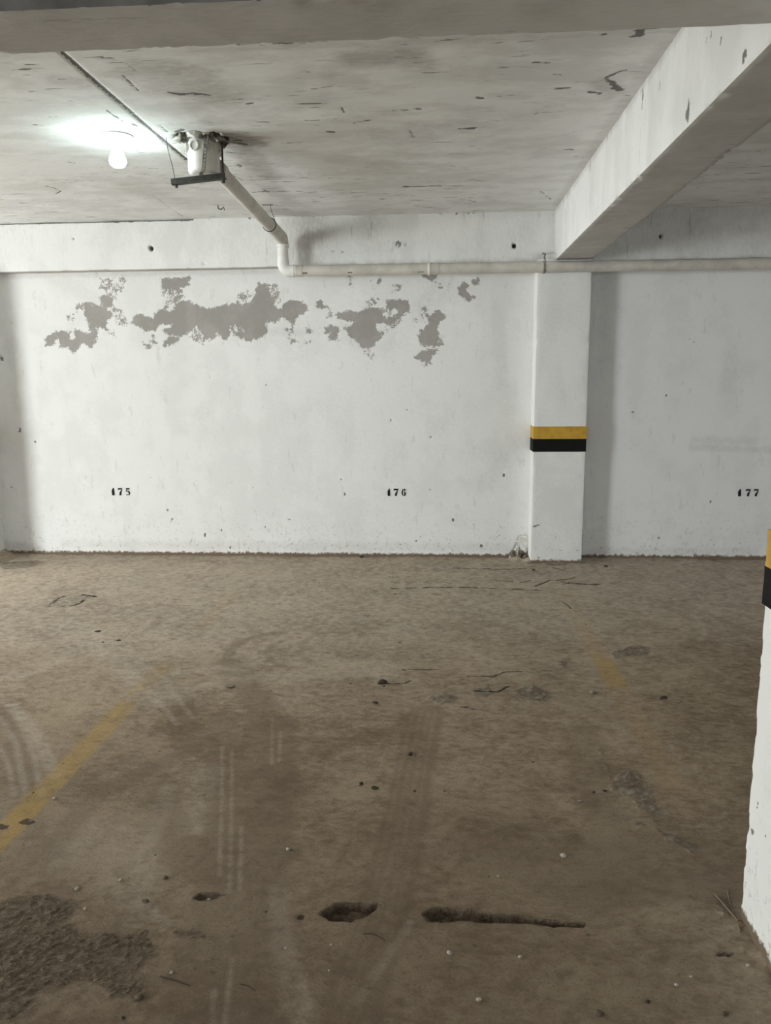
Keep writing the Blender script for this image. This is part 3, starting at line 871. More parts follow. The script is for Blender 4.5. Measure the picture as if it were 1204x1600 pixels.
for ln, wd, st_ in (([(95, 83), (120, 105), (150, 130), (190, 165), (235, 203), (292, 250)], .0, 0),
                    ([(165, 172), (190, 189)], .010, .8), ([(205, 192), (213, 197)], .010, .8), ([(155, 90), (180, 92)], .012, .7), ([(192, 118), (214, 141)], .008, .7), ([(95, 155), (120, 160)], .012, .5),
                    ([(265, 145), (282, 148), (300, 146), (325, 149)], .014, .8), ([(60, 182), (95, 183)], .012, .6), ([(80, 282), (128, 283)], .010, .75), ([(72, 291), (85, 294), (97, 299), (88, 304)], .009, .75),
                    ([(0, 304), (70, 304)], .006, .4), ([(0, 283), (75, 282)], .006, .35), ([(108, 254), (116, 255)], .016, .8), ([(50, 195), (70, 196)], .010, .5), ([(40, 101), (60, 102)], .012, .5),
                    ([(355, 222), (384, 226)], .022, .85), ([(365, 220), (375, 219)], .018, .8), ([(405, 299), (485, 299)], .011, .85), ([(410, 296), (420, 301)], .012, .7), ([(440, 224), (472, 223)], .010, .7),
                    ([(395, 301), (410, 300)], .012, .7), ([(520, 298), (560, 297)], .006, .5), ([(388, 163), (398, 161)], .016, .7), ([(552, 193), (578, 188)], .010, .55), ([(533, 168), (538, 176), (534, 172)], .008, .7),
                    ([(512, 206), (520, 207)], .018, .8), ([(478, 112), (484, 113)], .012, .6), ([(430, 66), (455, 70)], .02, .6), ([(360, 70), (440, 68), (525, 65)], .010, .5),
                    ([(320, 68), (250, 74)], .012, .45), ([(632, 292), (688, 291)], .014, .95), ([(700, 291), (724, 291)], .010, .8), ([(717, 202), (740, 200)], .018, .75), ([(745, 153), (752, 154)], .016, .8),
                    ([(778, 150), (822, 150)], .006, .5), ([(865, 117), (875, 118)], .014, .6), ([(947, 122), (976, 109)], .014, .8), ([(948, 125), (962, 135), (956, 140)], .020, .8), ([(966, 137), (968, 140)], .018, .9),
                    ([(918, 143), (936, 146)], .018, .8), ([(870, 138), (890, 138)], .018, .6), ([(835, 98), (855, 99)], .012, .7), ([(805, 81), (828, 80)], .008, .6), ([(640, 137), (690, 140)], .006, .4),
                    ([(612, 174), (655, 170)], .012, .6), ([(640, 205), (645, 215)], .020, .5), ([(835, 178), (840, 172)], .016, .5), ([(885, 234), (893, 234)], .018, .8), ([(840, 232), (880, 236)], .008, .4),
                    ([(870, 205), (905, 205)], .006, .4), ([(705, 260), (710, 260)], .014, .5), ([(720, 310), (745, 316)], .012, .5), ([(845, 300), (860, 312)], .016, .5), ([(898, 244), (910, 247)], .012, .6),
                    ([(1000, 56), (1000, 48)], .020, .85), ([(985, 57), (993, 56)], .012, .7), ([(940, 55), (945, 54)], .012, .7), ([(610, 343), (700, 340), (860, 334)], .012, .6), ([(430, 342), (520, 343)], .014, .55),
                    ([(275, 206), (285, 203)], .018, .9), ([(250, 196), (262, 206)], .010, .7), ([(336, 320), (352, 321)], .008, .7), ([(240, 305), (260, 320), (285, 338)], .010, .45), ([(365, 275), (380, 282)], .012, .6),
                    ([(355, 238), (385, 241)], .010, .7), ([(372, 258), (376, 261)], .016, .7), ([(575, 330), (600, 328)], .01, .5), ([(300, 102), (330, 100)], .006, .45), ([(200, 100), (214, 112)], .01, .5),
                    ([(1070, 0), (1070, 0)], .0, 0), ([(530, 265), (580, 262)], .01, .35), ([(560, 210), (600, 214)], .012, .4)):
    if wd:
        wob_ = fbm(X * 12, Y * 12, oct=3, seed=191) * .008
        d = dist_line(X + wob_, Y + wob_, C2(ln), .15)
        scar = np.maximum(scar, st_ * sstep(wd * 1.45, 0, d + CN * wd * .6))
# the straight form joint over the bay line
jl = np.abs(X + 1.452 + .004 * fbm(X * 3, Y * 3, oct=2, seed=8))
jm = sstep(.021, .0, jl + CN * .003) * sstep(4.75, 4.55, Y)
scar = np.maximum(scar, jm * .96)
ridge_ = sstep(.03, .014, np.abs(X + 1.425)) * sstep(4.75, 4.55, Y)
# broken opening where the drain trap comes through
BX, BY = -1.243, 4.245
hb = np.hypot((X - BX) * .9, Y - BY) + CN * .03
brk = sstep(.14, .105, hb)
scar = np.maximum(scar, brk * .6)
lift = .0015 * fbm(X * 1.2, Y * 2.5, oct=3, seed=44) + .0012 * fbm(X * 9, Y * 14, oct=3, seed=45)
lift += scar * .003 + jm * .005 - ridge_ * .0004 + brk * (.03 + .03 * CN)
# slightly proud trowelled repair patches
for pl_ in ([(400, 110), (520, 95), (500, 160), (425, 162)], [(690, 68), (790, 60), (752, 128), (742, 146), (690, 145)], [(120, 215), (180, 190), (300, 190), (220, 215)]):
    s = sdf_poly(X, Y, C2(pl_), .1) + CN * .01
    lift -= sstep(-.02, .03, s) * .0012
# mortar fillet under the slab at the wall
lift -= .007 * np.exp(-np.clip(WB_Y - Y, 0, 1) / .03) * np.clip(.5 + CN, 0, 1) * sstep(-1.2, -1.0, X)
V = np.stack([X.ravel(), Y.ravel(), (ZC + lift).ravel()], 1)
ceiling = link('ceiling', quad_mesh('ceiling', V, grid_quads(len(cx_), len(cy_l), True), True, {'grime': grime, 'scar': scar, 'clus': sstep(-.12, .25, fbm(X * 1.3, Y * 1.6, oct=4, seed=163)),
             'tone': .45 + .55 * fbm(X * .8, Y * 1.3, oct=4, seed=161) + .6 * fbm(X * 3.2, Y * 9, oct=5, seed=162) + .45 * fbm(X * 9, Y * 12, oct=3, seed=164)}), M_CEIL)
structure(ceiling, 'limewashed concrete slab ceiling streaked with form-board marks')

# ------------------------------------------------------------------ out-of-frame shell: left daylight openings, plus added openings for the fill lights
def shell(name, boxes, label):
    bm = bmesh.new()
    for lo, hi in boxes:
        box_bm(bm, lo, hi)
    return structure(bm_obj(name, bm, M_SHELL), label)


shell('wall_left', [((-14.2, -1.5, -.02), (-14.0, 2.1, ZC)), ((-14.2, 1.9, -.02), (-8.0, 2.1, ZC)), ((-14.2, -1.7, -.02), (-10.25, -1.5, ZC)), ((-10.25, -1.7, 2.22), (-7.75, -1.5, ZC)),
                    ((-7.75, -1.7, -.02), (-7.0, -1.5, ZC)), ((-7.2, -9, -.02), (-7.0, -1.7, ZC)),
                    ((-8.2, 2.1, -.02), (-8.0, 4.7, ZC)), ((-8.2, 4.7, 2.2), (-8.0, 6.2, ZC)), ((-8.2, 6.2, -.02), (-8.0, D, ZC))], 'stepped side wall with the vehicle entrance and a narrow door')
shell('wall_right', [((9.0, -9, -.02), (9.2, D, 1.0)), ((9.0, -9, 2.2), (9.2, D, ZC)), ((9.0, -9, 1.0), (9.2, -.45, 2.2)), ((9.0, 5.65, 1.0), (9.2, D, 2.2))], 'far side wall with an added opening for fill light')
shell('wall_front', [((-7.2, -9.2, -.02), (9.2, -9.0, .95)), ((-7.2, -9.2, 2.25), (9.2, -9.0, ZC)), ((-7.2, -9.2, .95), (-7.05, -9.0, 2.25)), ((3.05, -9.2, .95), (9.2, -9.0, 2.25))],
      'rear wall with a long added opening for fill light')

# ------------------------------------------------------------------ BEAMS
tie = []
for (px, py, r) in [(236, 388, .019), (803, 384, .018), (1032, 369, .016)]:
    p = unproject(px, py, 1, WB_Y)
    tie.append(((p[0], WB_Y, p[2]), (r, .05, r * 1.15), (0, .06, 0)))
for (px, py, r) in [(622, 382, .03), (634, 381, .018), (115, 373, .012), (318, 412, .016), (520, 392, .01), (535, 393, .01)]:
    p = unproject(px, py, 1, WB_Y)
    tie.append(((p[0], WB_Y, p[2]), (r, .05, r * .8), (0, .010, 0)))


def wall_beam_attrs(V):
    x, y, z = V.T
    n = fbm(x * 16, y * 16, z * 16, 4, 71)
    face = y < WB_Y + .002
    g = np.zeros(len(V)); s = np.zeros(len(V))
    zz = np.clip((z - WB_Z) / (ZC - WB_Z), 0, 1)
    # damp stain where the pipe drops, grime along the foot of the beam over the pipe
    g = np.maximum(g, .55 * np.exp(-((x + 1.02) / .22) ** 2) * (.45 + .55 * zz) * (x > -1.25))
    g = np.maximum(g, .35 * sstep(.06, .0, z - WB_Z) * (x > -1.2) * sstep(-.4, .4, n))
    g = np.maximum(g, .30 * np.exp(-((x + .55) / .12) ** 2) * zz)
    g = np.maximum(g, .5 * np.exp(-((x - .78) / .10) ** 2) * sstep(.1, .0, z - WB_Z))
    g = np.maximum(g, .28 * (x > 1.15) * (.5 + .5 * n))
    g = np.maximum(g, .20 * np.exp(-((x + 3.5) / .25) ** 2) * zz)
    for t in tie[:3]:
        d = np.hypot(x - t[0][0], z - t[0][2])
        s = np.maximum(s, sstep(t[1][0] * 1.05, t[1][0] * .7, d + n * .003))  # tie-hole insides coloured dark to deepen their shade
    for t in tie[3:]:
        d = np.hypot(x - t[0][0], z - t[0][2])
        s = np.maximum(s, .5 * sstep(t[1][0] * 1.05, t[1][0] * .4, d + n * .02))
    # open joint under the slab on the left
    gap = (x < -1.93) & (x > -3.9)
    s = np.maximum(s, np.where(gap, sstep(.016, .004, ZC - z + n * .010), 0))
    s = np.maximum(s, np.where(~gap & (x < .8), .5 * sstep(.03, .01, ZC - z + n * .02) * sstep(-.1, .4, n), 0))
    return {'grime': np.clip(g, 0, 1) * face, 'scar': s * face}


gap_g = [((gx0, WB_Y, ZC), (.14, .05, .011), (0, .035, 0)) for gx0 in np.arange(-3.9, -1.95, .13)]
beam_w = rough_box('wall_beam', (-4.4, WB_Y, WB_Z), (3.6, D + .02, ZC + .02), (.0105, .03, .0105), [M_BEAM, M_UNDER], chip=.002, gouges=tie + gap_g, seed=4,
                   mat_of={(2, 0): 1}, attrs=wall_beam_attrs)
tag(beam_w, 'white limewashed concrete beam along the top of the back wall', 'beam')

gouge_p = []
for (px, py, rx, ry, dep_) in [(938, 216, .035, .10, .02), (955, 240, .05, .03, .004)]:
    p = unproject(px, py, 2, WB_Z)
    gouge_p.append(((p[0], p[1], WB_Z), (rx, ry * .4, .04), (0, 0, dep_)))
for (px, py, rr, dep_) in [(1130, 235, .02, .008), (1110, 243, .02, .007), (1090, 262, .015, .006), (1050, 285, .012, .005), (1018, 325, .012, .004), (970, 368, .012, .004)]:
    p = unproject(px, py, 2, WB_Z)
    gouge_p.append(((1.14, p[1], WB_Z), (rr, rr * 1.8, rr), (-dep_, 0, dep_)))


def perp_attrs(V):
    x, y, z = V.T
    n = fbm(x * 22, y * 22, z * 8, 4, 171)
    s = np.zeros(len(V))
    for (px, py, ly, lz, st_) in [(1003, 155, .01, .05, .7), (1005, 185, .008, .03, .6), (1004, 150, .008, .02, .7), (1075, 170, .012, .05, .7), (1072, 178, .012, .02, .7), (1030, 135, .008, .04, .4),
                                  (948, 214, .010, .03, .6), (922, 260, .014, .05, .5), (1102, 70, .008, .05, .5), (1126, 63, .01, .02, .5), (1163, 88, .02, .02, .7), (1110, 55, .01, .02, .6)]:
        p = unproject(px, py, 0, .867)
        s = np.maximum(s, st_ * sstep(1.2, .4, np.hypot((y - p[1]) / ly, (z - p[2]) / lz) + n * .8))
    p = unproject(938, 216, 2, WB_Z)
    s2 = .9 * sstep(1.1, .5, np.hypot((x - p[0]) / .035, (y - p[1]) / .04) + n * .4) * (z < WB_Z + .002)
    g = .35 * sstep(.05, 0, ZC - z + n * .03) + .25 * (z < WB_Z + .002) * np.clip(n, 0, 1)
    return {'scar': np.maximum(s * (x < .869), s2), 'grime': np.clip(g, 0, 1)}


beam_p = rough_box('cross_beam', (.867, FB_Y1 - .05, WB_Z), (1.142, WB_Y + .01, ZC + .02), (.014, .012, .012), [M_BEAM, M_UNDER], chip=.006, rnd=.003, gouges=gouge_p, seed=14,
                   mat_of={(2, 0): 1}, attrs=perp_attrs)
tag(beam_p, 'white concrete cross beam running from overhead to the pilaster on the back wall', 'beam')


def front_attrs(V):
    x, y, z = V.T
    n = fbm(x * 14, y * 14, z * 14, 4, 271)
    e = np.minimum(np.abs(y - FB_Y1), np.abs(y - FB_Y0))
    return {'scar': .6 * sstep(.010, .003, e + n * .02) * sstep(-.1, .3, n), 'grime': .25 * np.clip(n + .1, 0, 1)}


beam_f = rough_box('overhead_beam', (-4.5, FB_Y0, FB_Z), (3.2, FB_Y1, ZC + .02), (.014, .014, .03), [M_UNDER, M_SHADED], chip=.006, rnd=.003, seed=24, attrs=front_attrs, mat_of={(1, 0): 1})
tag(beam_f, 'grey underside of the concrete beam overhead across the top of the view', 'beam')

# ------------------------------------------------------------------ COLUMN AND PILASTERS WITH PAINTED BANDS
def banded(name, lo, hi, label, group, seed, gouges=(), step=(.016, .016, .016), bz=(1.107, 1.007, .908), attrs=None, open_back=True):
    root = thing(name, label, 'column', ((lo[0] + hi[0]) / 2, (lo[1] + hi[1]) / 2, 0), group)
    local(rough_box('shaft', lo, hi, step, M_COL, chip=.0018, rnd=.0025, wob=.0008, gouges=gouges, seed=seed, attrs=attrs), root)
    e = .0035
    for nm, z1, z0, m, ee in (('yellow_band', bz[0], bz[1], M_YEL, e), ('black_band', bz[1] + .003, bz[2], M_BLK, e + .0008)):
        y1 = min(hi[1] + ee, D - .004)
        local(rough_box(nm, (lo[0] - ee, lo[1] - ee, z0), (hi[0] + ee, y1, z1), (.02, .02, .02), m, chip=0, rnd=.0006, wob=.0006, seed=seed + 3), root)
    return root


def pil_attrs(V):
    x, y, z = V.T
    n = fbm(x * 9, y * 9, z * 5, 4, 371)
    g = .16 * np.clip(n + .2, 0, 1) * (np.exp(-((z - 1.42) / .22) ** 2) + .8 * np.exp(-((z - 2.2) / .15) ** 2) + .4 * np.exp(-((z - .85) / .1) ** 2))
    s = np.zeros(len(V))
    for (px, py, r) in [(841, 820, .018), (834, 823, .02), (838, 800, .012), (842, 871, .020), (868, 838, .008), (864, 855, .008), (874, 860, .010), (901, 860, .012), (840, 455, .012), (850, 765, .01), (846, 750, .008), (873, 800, .01)]:
        p = unproject(px, py, 1, PF)
        s = np.maximum(s, .6 * sstep(1.2, .3, np.hypot((x - p[0]) / (r * 1.5), (z - p[2]) / (r * .6)) + n * .5))
    return {'grime': np.clip(g, 0, 1) * (y < PF + .01), 'scar': s * (y < PF + .003)}


pil = banded('wall_pilaster', (.735, PF, -.03), (1.14, D + .02, WB_Z + .01), 'white pilaster on the back wall between bays 176 and 177 with yellow and black bands',
             'banded white columns', 34, attrs=pil_attrs)
banded('wall_pilaster', (-4.19, PF - .25, -.03), (-3.785, D + .02, WB_Z + .01), 'white pilaster with yellow and black bands just outside the left edge', 'banded white columns', 54, step=(.04, .04, .04))
cg = []
for (px, py, r, dp) in [(1164, 1285, .014, .006), (1162, 1340, .012, .005), (1172, 1130, .01, .004), (1180, 1010, .01, .003), (1158, 1400, .01, .004)]:
    p = unproject(px, py, 1, 2.006)
    cg.append(((.845, 2.006, p[2]), (r, r, r * 2.2), (dp, -dp, 0)))


def col_attrs(V):
    x, y, z = V.T
    n = fbm(x * 30, y * 30, z * 20, 3, 471)
    s = np.zeros(len(V))
    for (px, py, r) in [(1175, 1300, .016), (1184, 1258, .008), (1176, 1437, .012), (1187, 955, .008), (1202, 803, .008), (1195, 1255, .006), (1196, 1308, .006), (1182, 1260, .006), (1190, 1150, .006), (1195, 1040, .006)]:
        p = unproject(px, py, 0, .845)
        s = np.maximum(s, .5 * sstep(1.2, .3, np.hypot((y - p[1]) / (r * .8), (z - p[2]) / (r * 1.5)) + n * .5))
    return {'scar': s * (x < .85)}


banded('concrete_column', (.845, 1.55, -.03), (1.25, 2.006, FB_Z + .01), 'white square column with yellow and black bands standing near at the right edge', 'banded white columns', 44, gouges=cg, attrs=col_attrs, step=(.016, .012, .012))

# ------------------------------------------------------------------ CEILING LAMP
LX, LY = -1.663, 4.134
lamp = thing('ceiling_lamp', 'lit bare bulb in a round white holder on the ceiling', 'lamp', (LX, LY, ZC))
local(lathe('ceiling_plate', (LX, LY, ZC + .004), (0, 0, -1), [(0, .088), (.008, .088), (.014, .083), (.018, .060), (.022, .048)], M_CERAM), lamp)
local(lathe('socket', (LX, LY, ZC - .016), (0, 0, -1), [(0, .034), (.006, .030), (.03, .026), (.046, .024), (.050, .022)], M_CERAM), lamp)
local(lathe('bulb', (LX, LY, ZC - .062), (0, 0, -1), [(0, .016), (.006, .019), (.018, .024), (.034, .034), (.052, .041), (.066, .0425), (.078, .039), (.088, .030), (.094, .018), (.0965, .004)], M_BULB), lamp)

# ------------------------------------------------------------------ DRAIN TRAP WITH ITS HANGER
trap = thing('drain_trap', 'white cylindrical floor-drain trap hanging below the broken ceiling', 'drain', (BX, BY, ZC))
ZB = 2.556
local(lathe('body', (BX, BY, ZB), (0, 0, 1), [(0, .060), (.003, .070), (.010, .079), (.018, .082), (.095, .082), (.104, .084), (.150, .084), (.156, .078), (.172, .070)], M_PVCW, seg=40), trap)
for a in (-152, -104, -60, -20, 25, 70, 115, 160):
    a = math.radians(a)
    d = (math.cos(a), math.sin(a), 0)
    c = Vector((BX, BY, ZB + .127)) + Vector(d) * .066
    st_ = local(lathe('inlet_stub', c, d, [(0, .026), (.026, .026), (.028, .025), (.028, .0215), (.019, .0205), (.0188, .002)], M_PVCW, seg=20), trap)
local(lathe('neck', (BX, BY, ZB + .165), (0, 0, 1), [(0, .058), (.05, .056)], M_PVCD, seg=24), trap)
local(lathe('outlet_socket', (-1.192, BY + .05, 2.602), (0, 1, -.033), [(0, .050), (.075, .050), (.078, .047), (.078, .043)], M_PVC, seg=28), trap)


def blob(name, c, r, mat, parent=None, seed=0, amp=.35, sub=2, squash=(1, 1, 1), rotz=0.0, tilt=0.0):
    bm = bmesh.new()
    bmesh.ops.create_icosphere(bm, subdivisions=sub, radius=1.0)
    P = np.array([v.co[:] for v in bm.verts])
    n = fbm(P[:, 0] * 1.3 + seed * 7.7, P[:, 1] * 1.3, P[:, 2] * 1.3 + seed, 3, seed)
    for v, k in zip(bm.verts, n):
        v.co = Vector((v.co.x * squash[0], v.co.y * squash[1], v.co.z * squash[2])) * r * (1 + amp * k * 1.6)
    bmesh.ops.rotate(bm, verts=bm.verts, matrix=Matrix.Rotation(rotz, 3, 'Z') @ Matrix.Rotation(tilt, 3, 'X'))
    bmesh.ops.translate(bm, verts=bm.verts, vec=c)
    return bm_obj(name, bm, mat, parent, sub > 1, 60)


# broken concrete lumps round the opening, keyed into the slab
rub = thing('broken_slab_edge', 'ragged lumps of broken concrete round the trap opening in the ceiling', 'rubble', (BX, BY, ZC))
for i, (dx, dy, r, m) in enumerate([(-.115, -.03, .026, M_PLAST), (-.10, .05, .022, M_HOLE), (-.045, -.085, .024, M_PLAST), (.02, -.09, .030, M_HOLE), (.07, -.07, .028, M_HOLE), (.105, -.03, .024, M_HOLE),
                                    (.11, .03, .022, M_HOLE), (-.085, -.07, .020, M_HOLE), (-.02, -.075, .018, M_PLAST), (.045, -.10, .016, M_PLAST), (-.14, .02, .018, M_PLAST), (.08, .09, .03, M_HOLE), (-.06, .11, .03, M_HOLE), (.125, -.075, .014, M_PLAST)]):
    local(blob('concrete_lump', (BX + dx, BY + dy, ZC + .002), r * .8, m, None, 20 + i, .9, 2 if i % 2 else 1, (1.3, 1, .85), i * 1.1, i * .7), rub)

hang = thing('trap_hanger', 'dark steel bar hung on a rod and wire under the drain trap', 'hanger', (BX, BY, ZB))
ba = np.array([-1.408, 4.205, 2.519]); bb = np.array([-1.122, 4.215, 2.545])
bm = bmesh.new()
L = float(np.linalg.norm(bb - ba))
box_bm(bm, (-L / 2, -.016, -.017), (L / 2, .016, -.011))
box_bm(bm, (-L / 2, -.016, -.011), (L / 2, -.010, .012))
bmesh.ops.remove_doubles(bm, verts=bm.verts, dist=1e-5)
bar = bm_obj('angle_bar', bm, M_STEEL)
dv = Vector(bb - ba).normalized()
bar.matrix_world = Matrix.Translation(Vector((ba + bb) / 2)) @ Vector((1, 0, 0)).rotation_difference(dv).to_matrix().to_4x4()
bpy.context.view_layer.update()
mw = bar.matrix_world.copy()
bar.data.transform(mw); bar.matrix_world = Matrix()
local(bar, hang)
rx0, rx1 = unproject(346, 213, 1, 4.21), unproject(348.6, 283, 1, 4.21)
rod = local(tube('threaded_rod', [(rx1[0], 4.21, rx1[2]), (rx0[0], 4.21, ZC + .02)], .005, M_STEEL, seg=10), hang)
tube('rod_nut', [(rx1[0], 4.21, 2.508), (rx1[0], 4.21, 2.526)], .0095, M_STEEL, rod, seg=6, angle=20)
wl = unproject(274, 282, 1, 4.21)
local(tube('hanging_wire', [(wl[0], 4.21, wl[2] - .01), (wl[0] - .012, 4.21, wl[2] + .07), (wl[0] - .028, 4.2, wl[2] + .15), (wl[0] - .036, 4.2, ZC + .01)], .0019, M_WIRE, seg=6), hang)
tube('wire_bolt', [(wl[0] + .004, 4.21, 2.490), (wl[0] + .004, 4.21, 2.512)], .008, M_STEEL, bar, seg=6, angle=20)
# perforated strap over the front of the trap
sp_pts = [(323.5, 207), (321.5, 222), (320, 240), (318.8, 258), (317.5, 268)]
strapl = [unproject(x, y, 1, BY - .093) for x, y in sp_pts]
strapl[0][2] = min(strapl[0][2], ZC + .004)
bm = bmesh.new()
cen = []
for i in range(len(strapl) - 1):
    for t in np.linspace(0, 1, 6, endpoint=False):
        cen.append(strapl[i] * (1 - t) + strapl[i + 1] * t)
cen.append(strapl[-1])
cen += [np.array([strapl[-1][0] - .012, BY - .085, 2.548]), np.array([strapl[-1][0] - .022, BY - .06, 2.544])]
hw = .0105
prev = None
for i, c in enumerate(cen):
    cols = [bm.verts.new((c[0] + u * hw, c[1] + (.0 if abs(u) == 1 else 0), c[2])) for u in (-1, -.34, .34, 1)]
    if prev:
        for j in range(3):
            if j == 1 and i % 2 == 0 and i < len(cen) - 3:
                continue            # punched hole
            bm.faces.new((prev[j], prev[j + 1], cols[j + 1], cols[j]))
    prev = cols
r = bmesh.ops.extrude_face_region(bm, geom=list(bm.faces))
bmesh.ops.translate(bm, vec=(0, -.0016, 0), verts=[e for e in r['geom'] if isinstance(e, bmesh.types.BMVert)])
local(bm_obj('perforated_strap', bm, M_STRAP), hang)

# ------------------------------------------------------------------ DRAIN PIPE
PR = .0415
PY, PX, PZ = PF - PR - .0015, -1.203, 2.308
pipe = thing('drain_pipe', 'beige plastic drain pipe sloping from the trap then running along the back wall', 'pipe', (PX, PY, PZ))
s0 = np.array([-1.192, BY + .130, 2.600]); s1 = np.array([-1.198, PY - .045, 2.545])
local(tube('sloping_pipe', [s0, s1], PR, M_PVC, seg=28), pipe)


def along(t): return s0 + (s1 - s0) * t
def pieces(a, b): return [Vector(along(a)), Vector(along(b))]


local(tube('coupling', pieces(.735, .74) + pieces(.86, .995), [PR + .0015, PR + .0045, PR + .0045, PR + .0045], M_PVC, seg=28), pipe)


def bend(c, d0, d1, rad, n=8):
    """quarter bend: c is the corner, d0 the incoming and d1 the outgoing direction"""
    d0, d1 = Vector(d0).normalized(), Vector(d1).normalized()
    c = Vector(c)
    r = []
    for i in range(n + 1):
        a = math.pi / 2 * i / n
        r.append(c - d0 * rad * (1 - math.sin(a)) + d1 * rad * (1 - math.cos(a)))
    return r


top = Vector((PX, PY, 2.545))
local(tube('elbow', [Vector(s1) - Vector((0, .02, -.001))] + bend(top, (0, 1, -.02), (0, 0, -1), .045) + [Vector((PX, PY, 2.485))], PR + .004, M_PVC, seg=28, angle=70), pipe)
local(tube('drop_pipe', [(PX, PY, 2.50), (PX, PY, 2.36)], PR, M_PVCW, seg=28), pipe)
local(tube('pipe_collar', [(PX, PY, 2.503), (PX, PY, 2.482)], PR + .0065, M_PVCW, seg=28), pipe)
local(tube('elbow', [(PX, PY, 2.392)] + bend((PX, PY, PZ), (0, 0, -1), (1, 0, 0), .055) + [(PX + .10, PY, PZ)], PR + .0035, M_PVCW, seg=28, angle=70), pipe)
local(tube('pipe_collar', [(PX + .072, PY, PZ), (PX + .086, PY, PZ)], PR + .0075, M_PVCW, seg=28), pipe)
local(tube('coupling', [(PX + .086, PY, PZ), (PX + .150, PY, PZ)], PR + .003, M_PVC, seg=28), pipe)
XJ = unproject(676, 420, 1, PY)[0]
run = local(tube('horizontal_pipe', [(PX + .09, PY, PZ), (XJ, PY, PZ - .0025)], PR, M_PVC, seg=28), pipe)
local(tube('horizontal_pipe', [(XJ - .01, PY, PZ - .0025), (3.4, PY, PZ - .014)], PR - .0008, M_PVC, seg=28), pipe)
local(tube('pipe_collar', [(XJ - .040, PY, PZ - .002), (XJ - .022, PY, PZ - .002)], PR + .0075, M_PVCW, seg=28), pipe)
local(tube('coupling', [(XJ - .022, PY, PZ - .002), (XJ + .045, PY, PZ - .003)], PR + .0025, M_PVC, seg=28), pipe)
for (xa, xb, yy) in [(462, 466, 426.6), (472, 480, 426.6), (543, 550, 425.4), (652, 662, 424.4)]:
    a = unproject(xa, yy, 1, PY - PR + .006); b = unproject(xb, yy, 1, PY - PR + .006)
    zc_ = (a[2] + b[2]) / 2
    yf = PY - math.sqrt(max(PR ** 2 - (zc_ - PZ) ** 2, 1e-6))
    bm = bmesh.new(); box_bm(bm, (a[0], yf - .0012, zc_ - .004), (b[0], yf + .004, zc_ + .003))
    bm_obj('printed_mark', bm, M_INK, run)

# wire tie round the sloping pipe, with its stay to the ceiling
tp = Vector(along(.735))
tie_o = thing('pipe_wire_tie', 'thin black wire loop holding the sloping pipe below the ceiling', 'wire', tuple(tp))
local(tube('wire_loop', [tp + Vector((math.cos(a) * (PR + .006), 0, math.sin(a) * (PR + .006))) for a in np.linspace(0, 2 * math.pi, 25)], .0026, M_WIRE, seg=6), tie_o)
wtop = on_ceil(422, 319)
local(tube('wire_stay', [tp + Vector((PR + .005, 0, .01)), Vector((wtop[0], wtop[1] + .01, ZC - .03)), Vector((wtop[0], wtop[1], ZC + .004))], .0022, M_WIRE, seg=6), tie_o)
local(tube('wire_tail', [Vector((wtop[0] - .06, wtop[1], ZC - .004)), Vector((wtop[0] + .02, wtop[1], ZC - .006))], .0026, M_WIRE, seg=6), tie_o)

# twisted strap carrying the wall pipe under the cross beam
sxp = unproject(850, 415, 1, PY)[0]
clip = thing('pipe_strap', 'twisted grey metal strap holding the wall pipe under the cross beam', 'strap', (sxp, PY, PZ))
bm = bmesh.new()
ring = [Vector((0, math.cos(a) * (PR + .002), math.sin(a) * (PR + .002))) for a in np.linspace(math.radians(60), math.radians(330), 20)]
for off in (-.006, .004):
    tube_bm(bm, [Vector((sxp + off, PY, PZ - .006)) + p for p in ring], .0028, 6)
local(bm_obj('strap_loop', bm, M_STRAP, None, True, 60), clip)
local(tube('strap_tail', [(sxp + .004, PY - PR * .6, PZ + .040), (sxp - .004, PY - .015, PZ + .062), (sxp + .006, PY + .0, PZ + .085), (sxp, WB_Y - .07, PZ + .105), (sxp + .002, WB_Y + .004, PZ + .11)], [.004, .006, .005, .006, .004], M_STRAP, seg=6), clip)
p = on_ceil(340, 321)
tag(tube('wire_stub', [(p[0], p[1], ZC + .006), (p[0] + .004, p[1], ZC - .022), (p[0] + .024, p[1] - .005, ZC - .030), (p[0] + .045, p[1], ZC - .012), (p[0] + .047, p[1], ZC - .034)], .0042, M_WIRE, seg=6),
    'short bent black wire stub sticking out of the ceiling below the trap', 'wire')

# ------------------------------------------------------------------ LOOSE THINGS ON THE FLOOR
def stone(name, px, py, w_px, squash, mat, label, cat, seed, group=None, amp=.3, rotz=0.0, tilt=0.0):
    p = on_floor(px, py)
    dist = float(np.dot(p - np.array([0, 0, CAMH]), FWD))
    r = w_px / 2 / FPX * dist * .85
    z = floor_z(p[0], p[1])
    zz = r * squash[2]
    o = blob(name, (0, 0, zz * .62), r, mat, None, seed, amp, 2, squash, rotz, tilt)
    o.location = (p[0], p[1], z)
    return tag(o, label, cat, group)


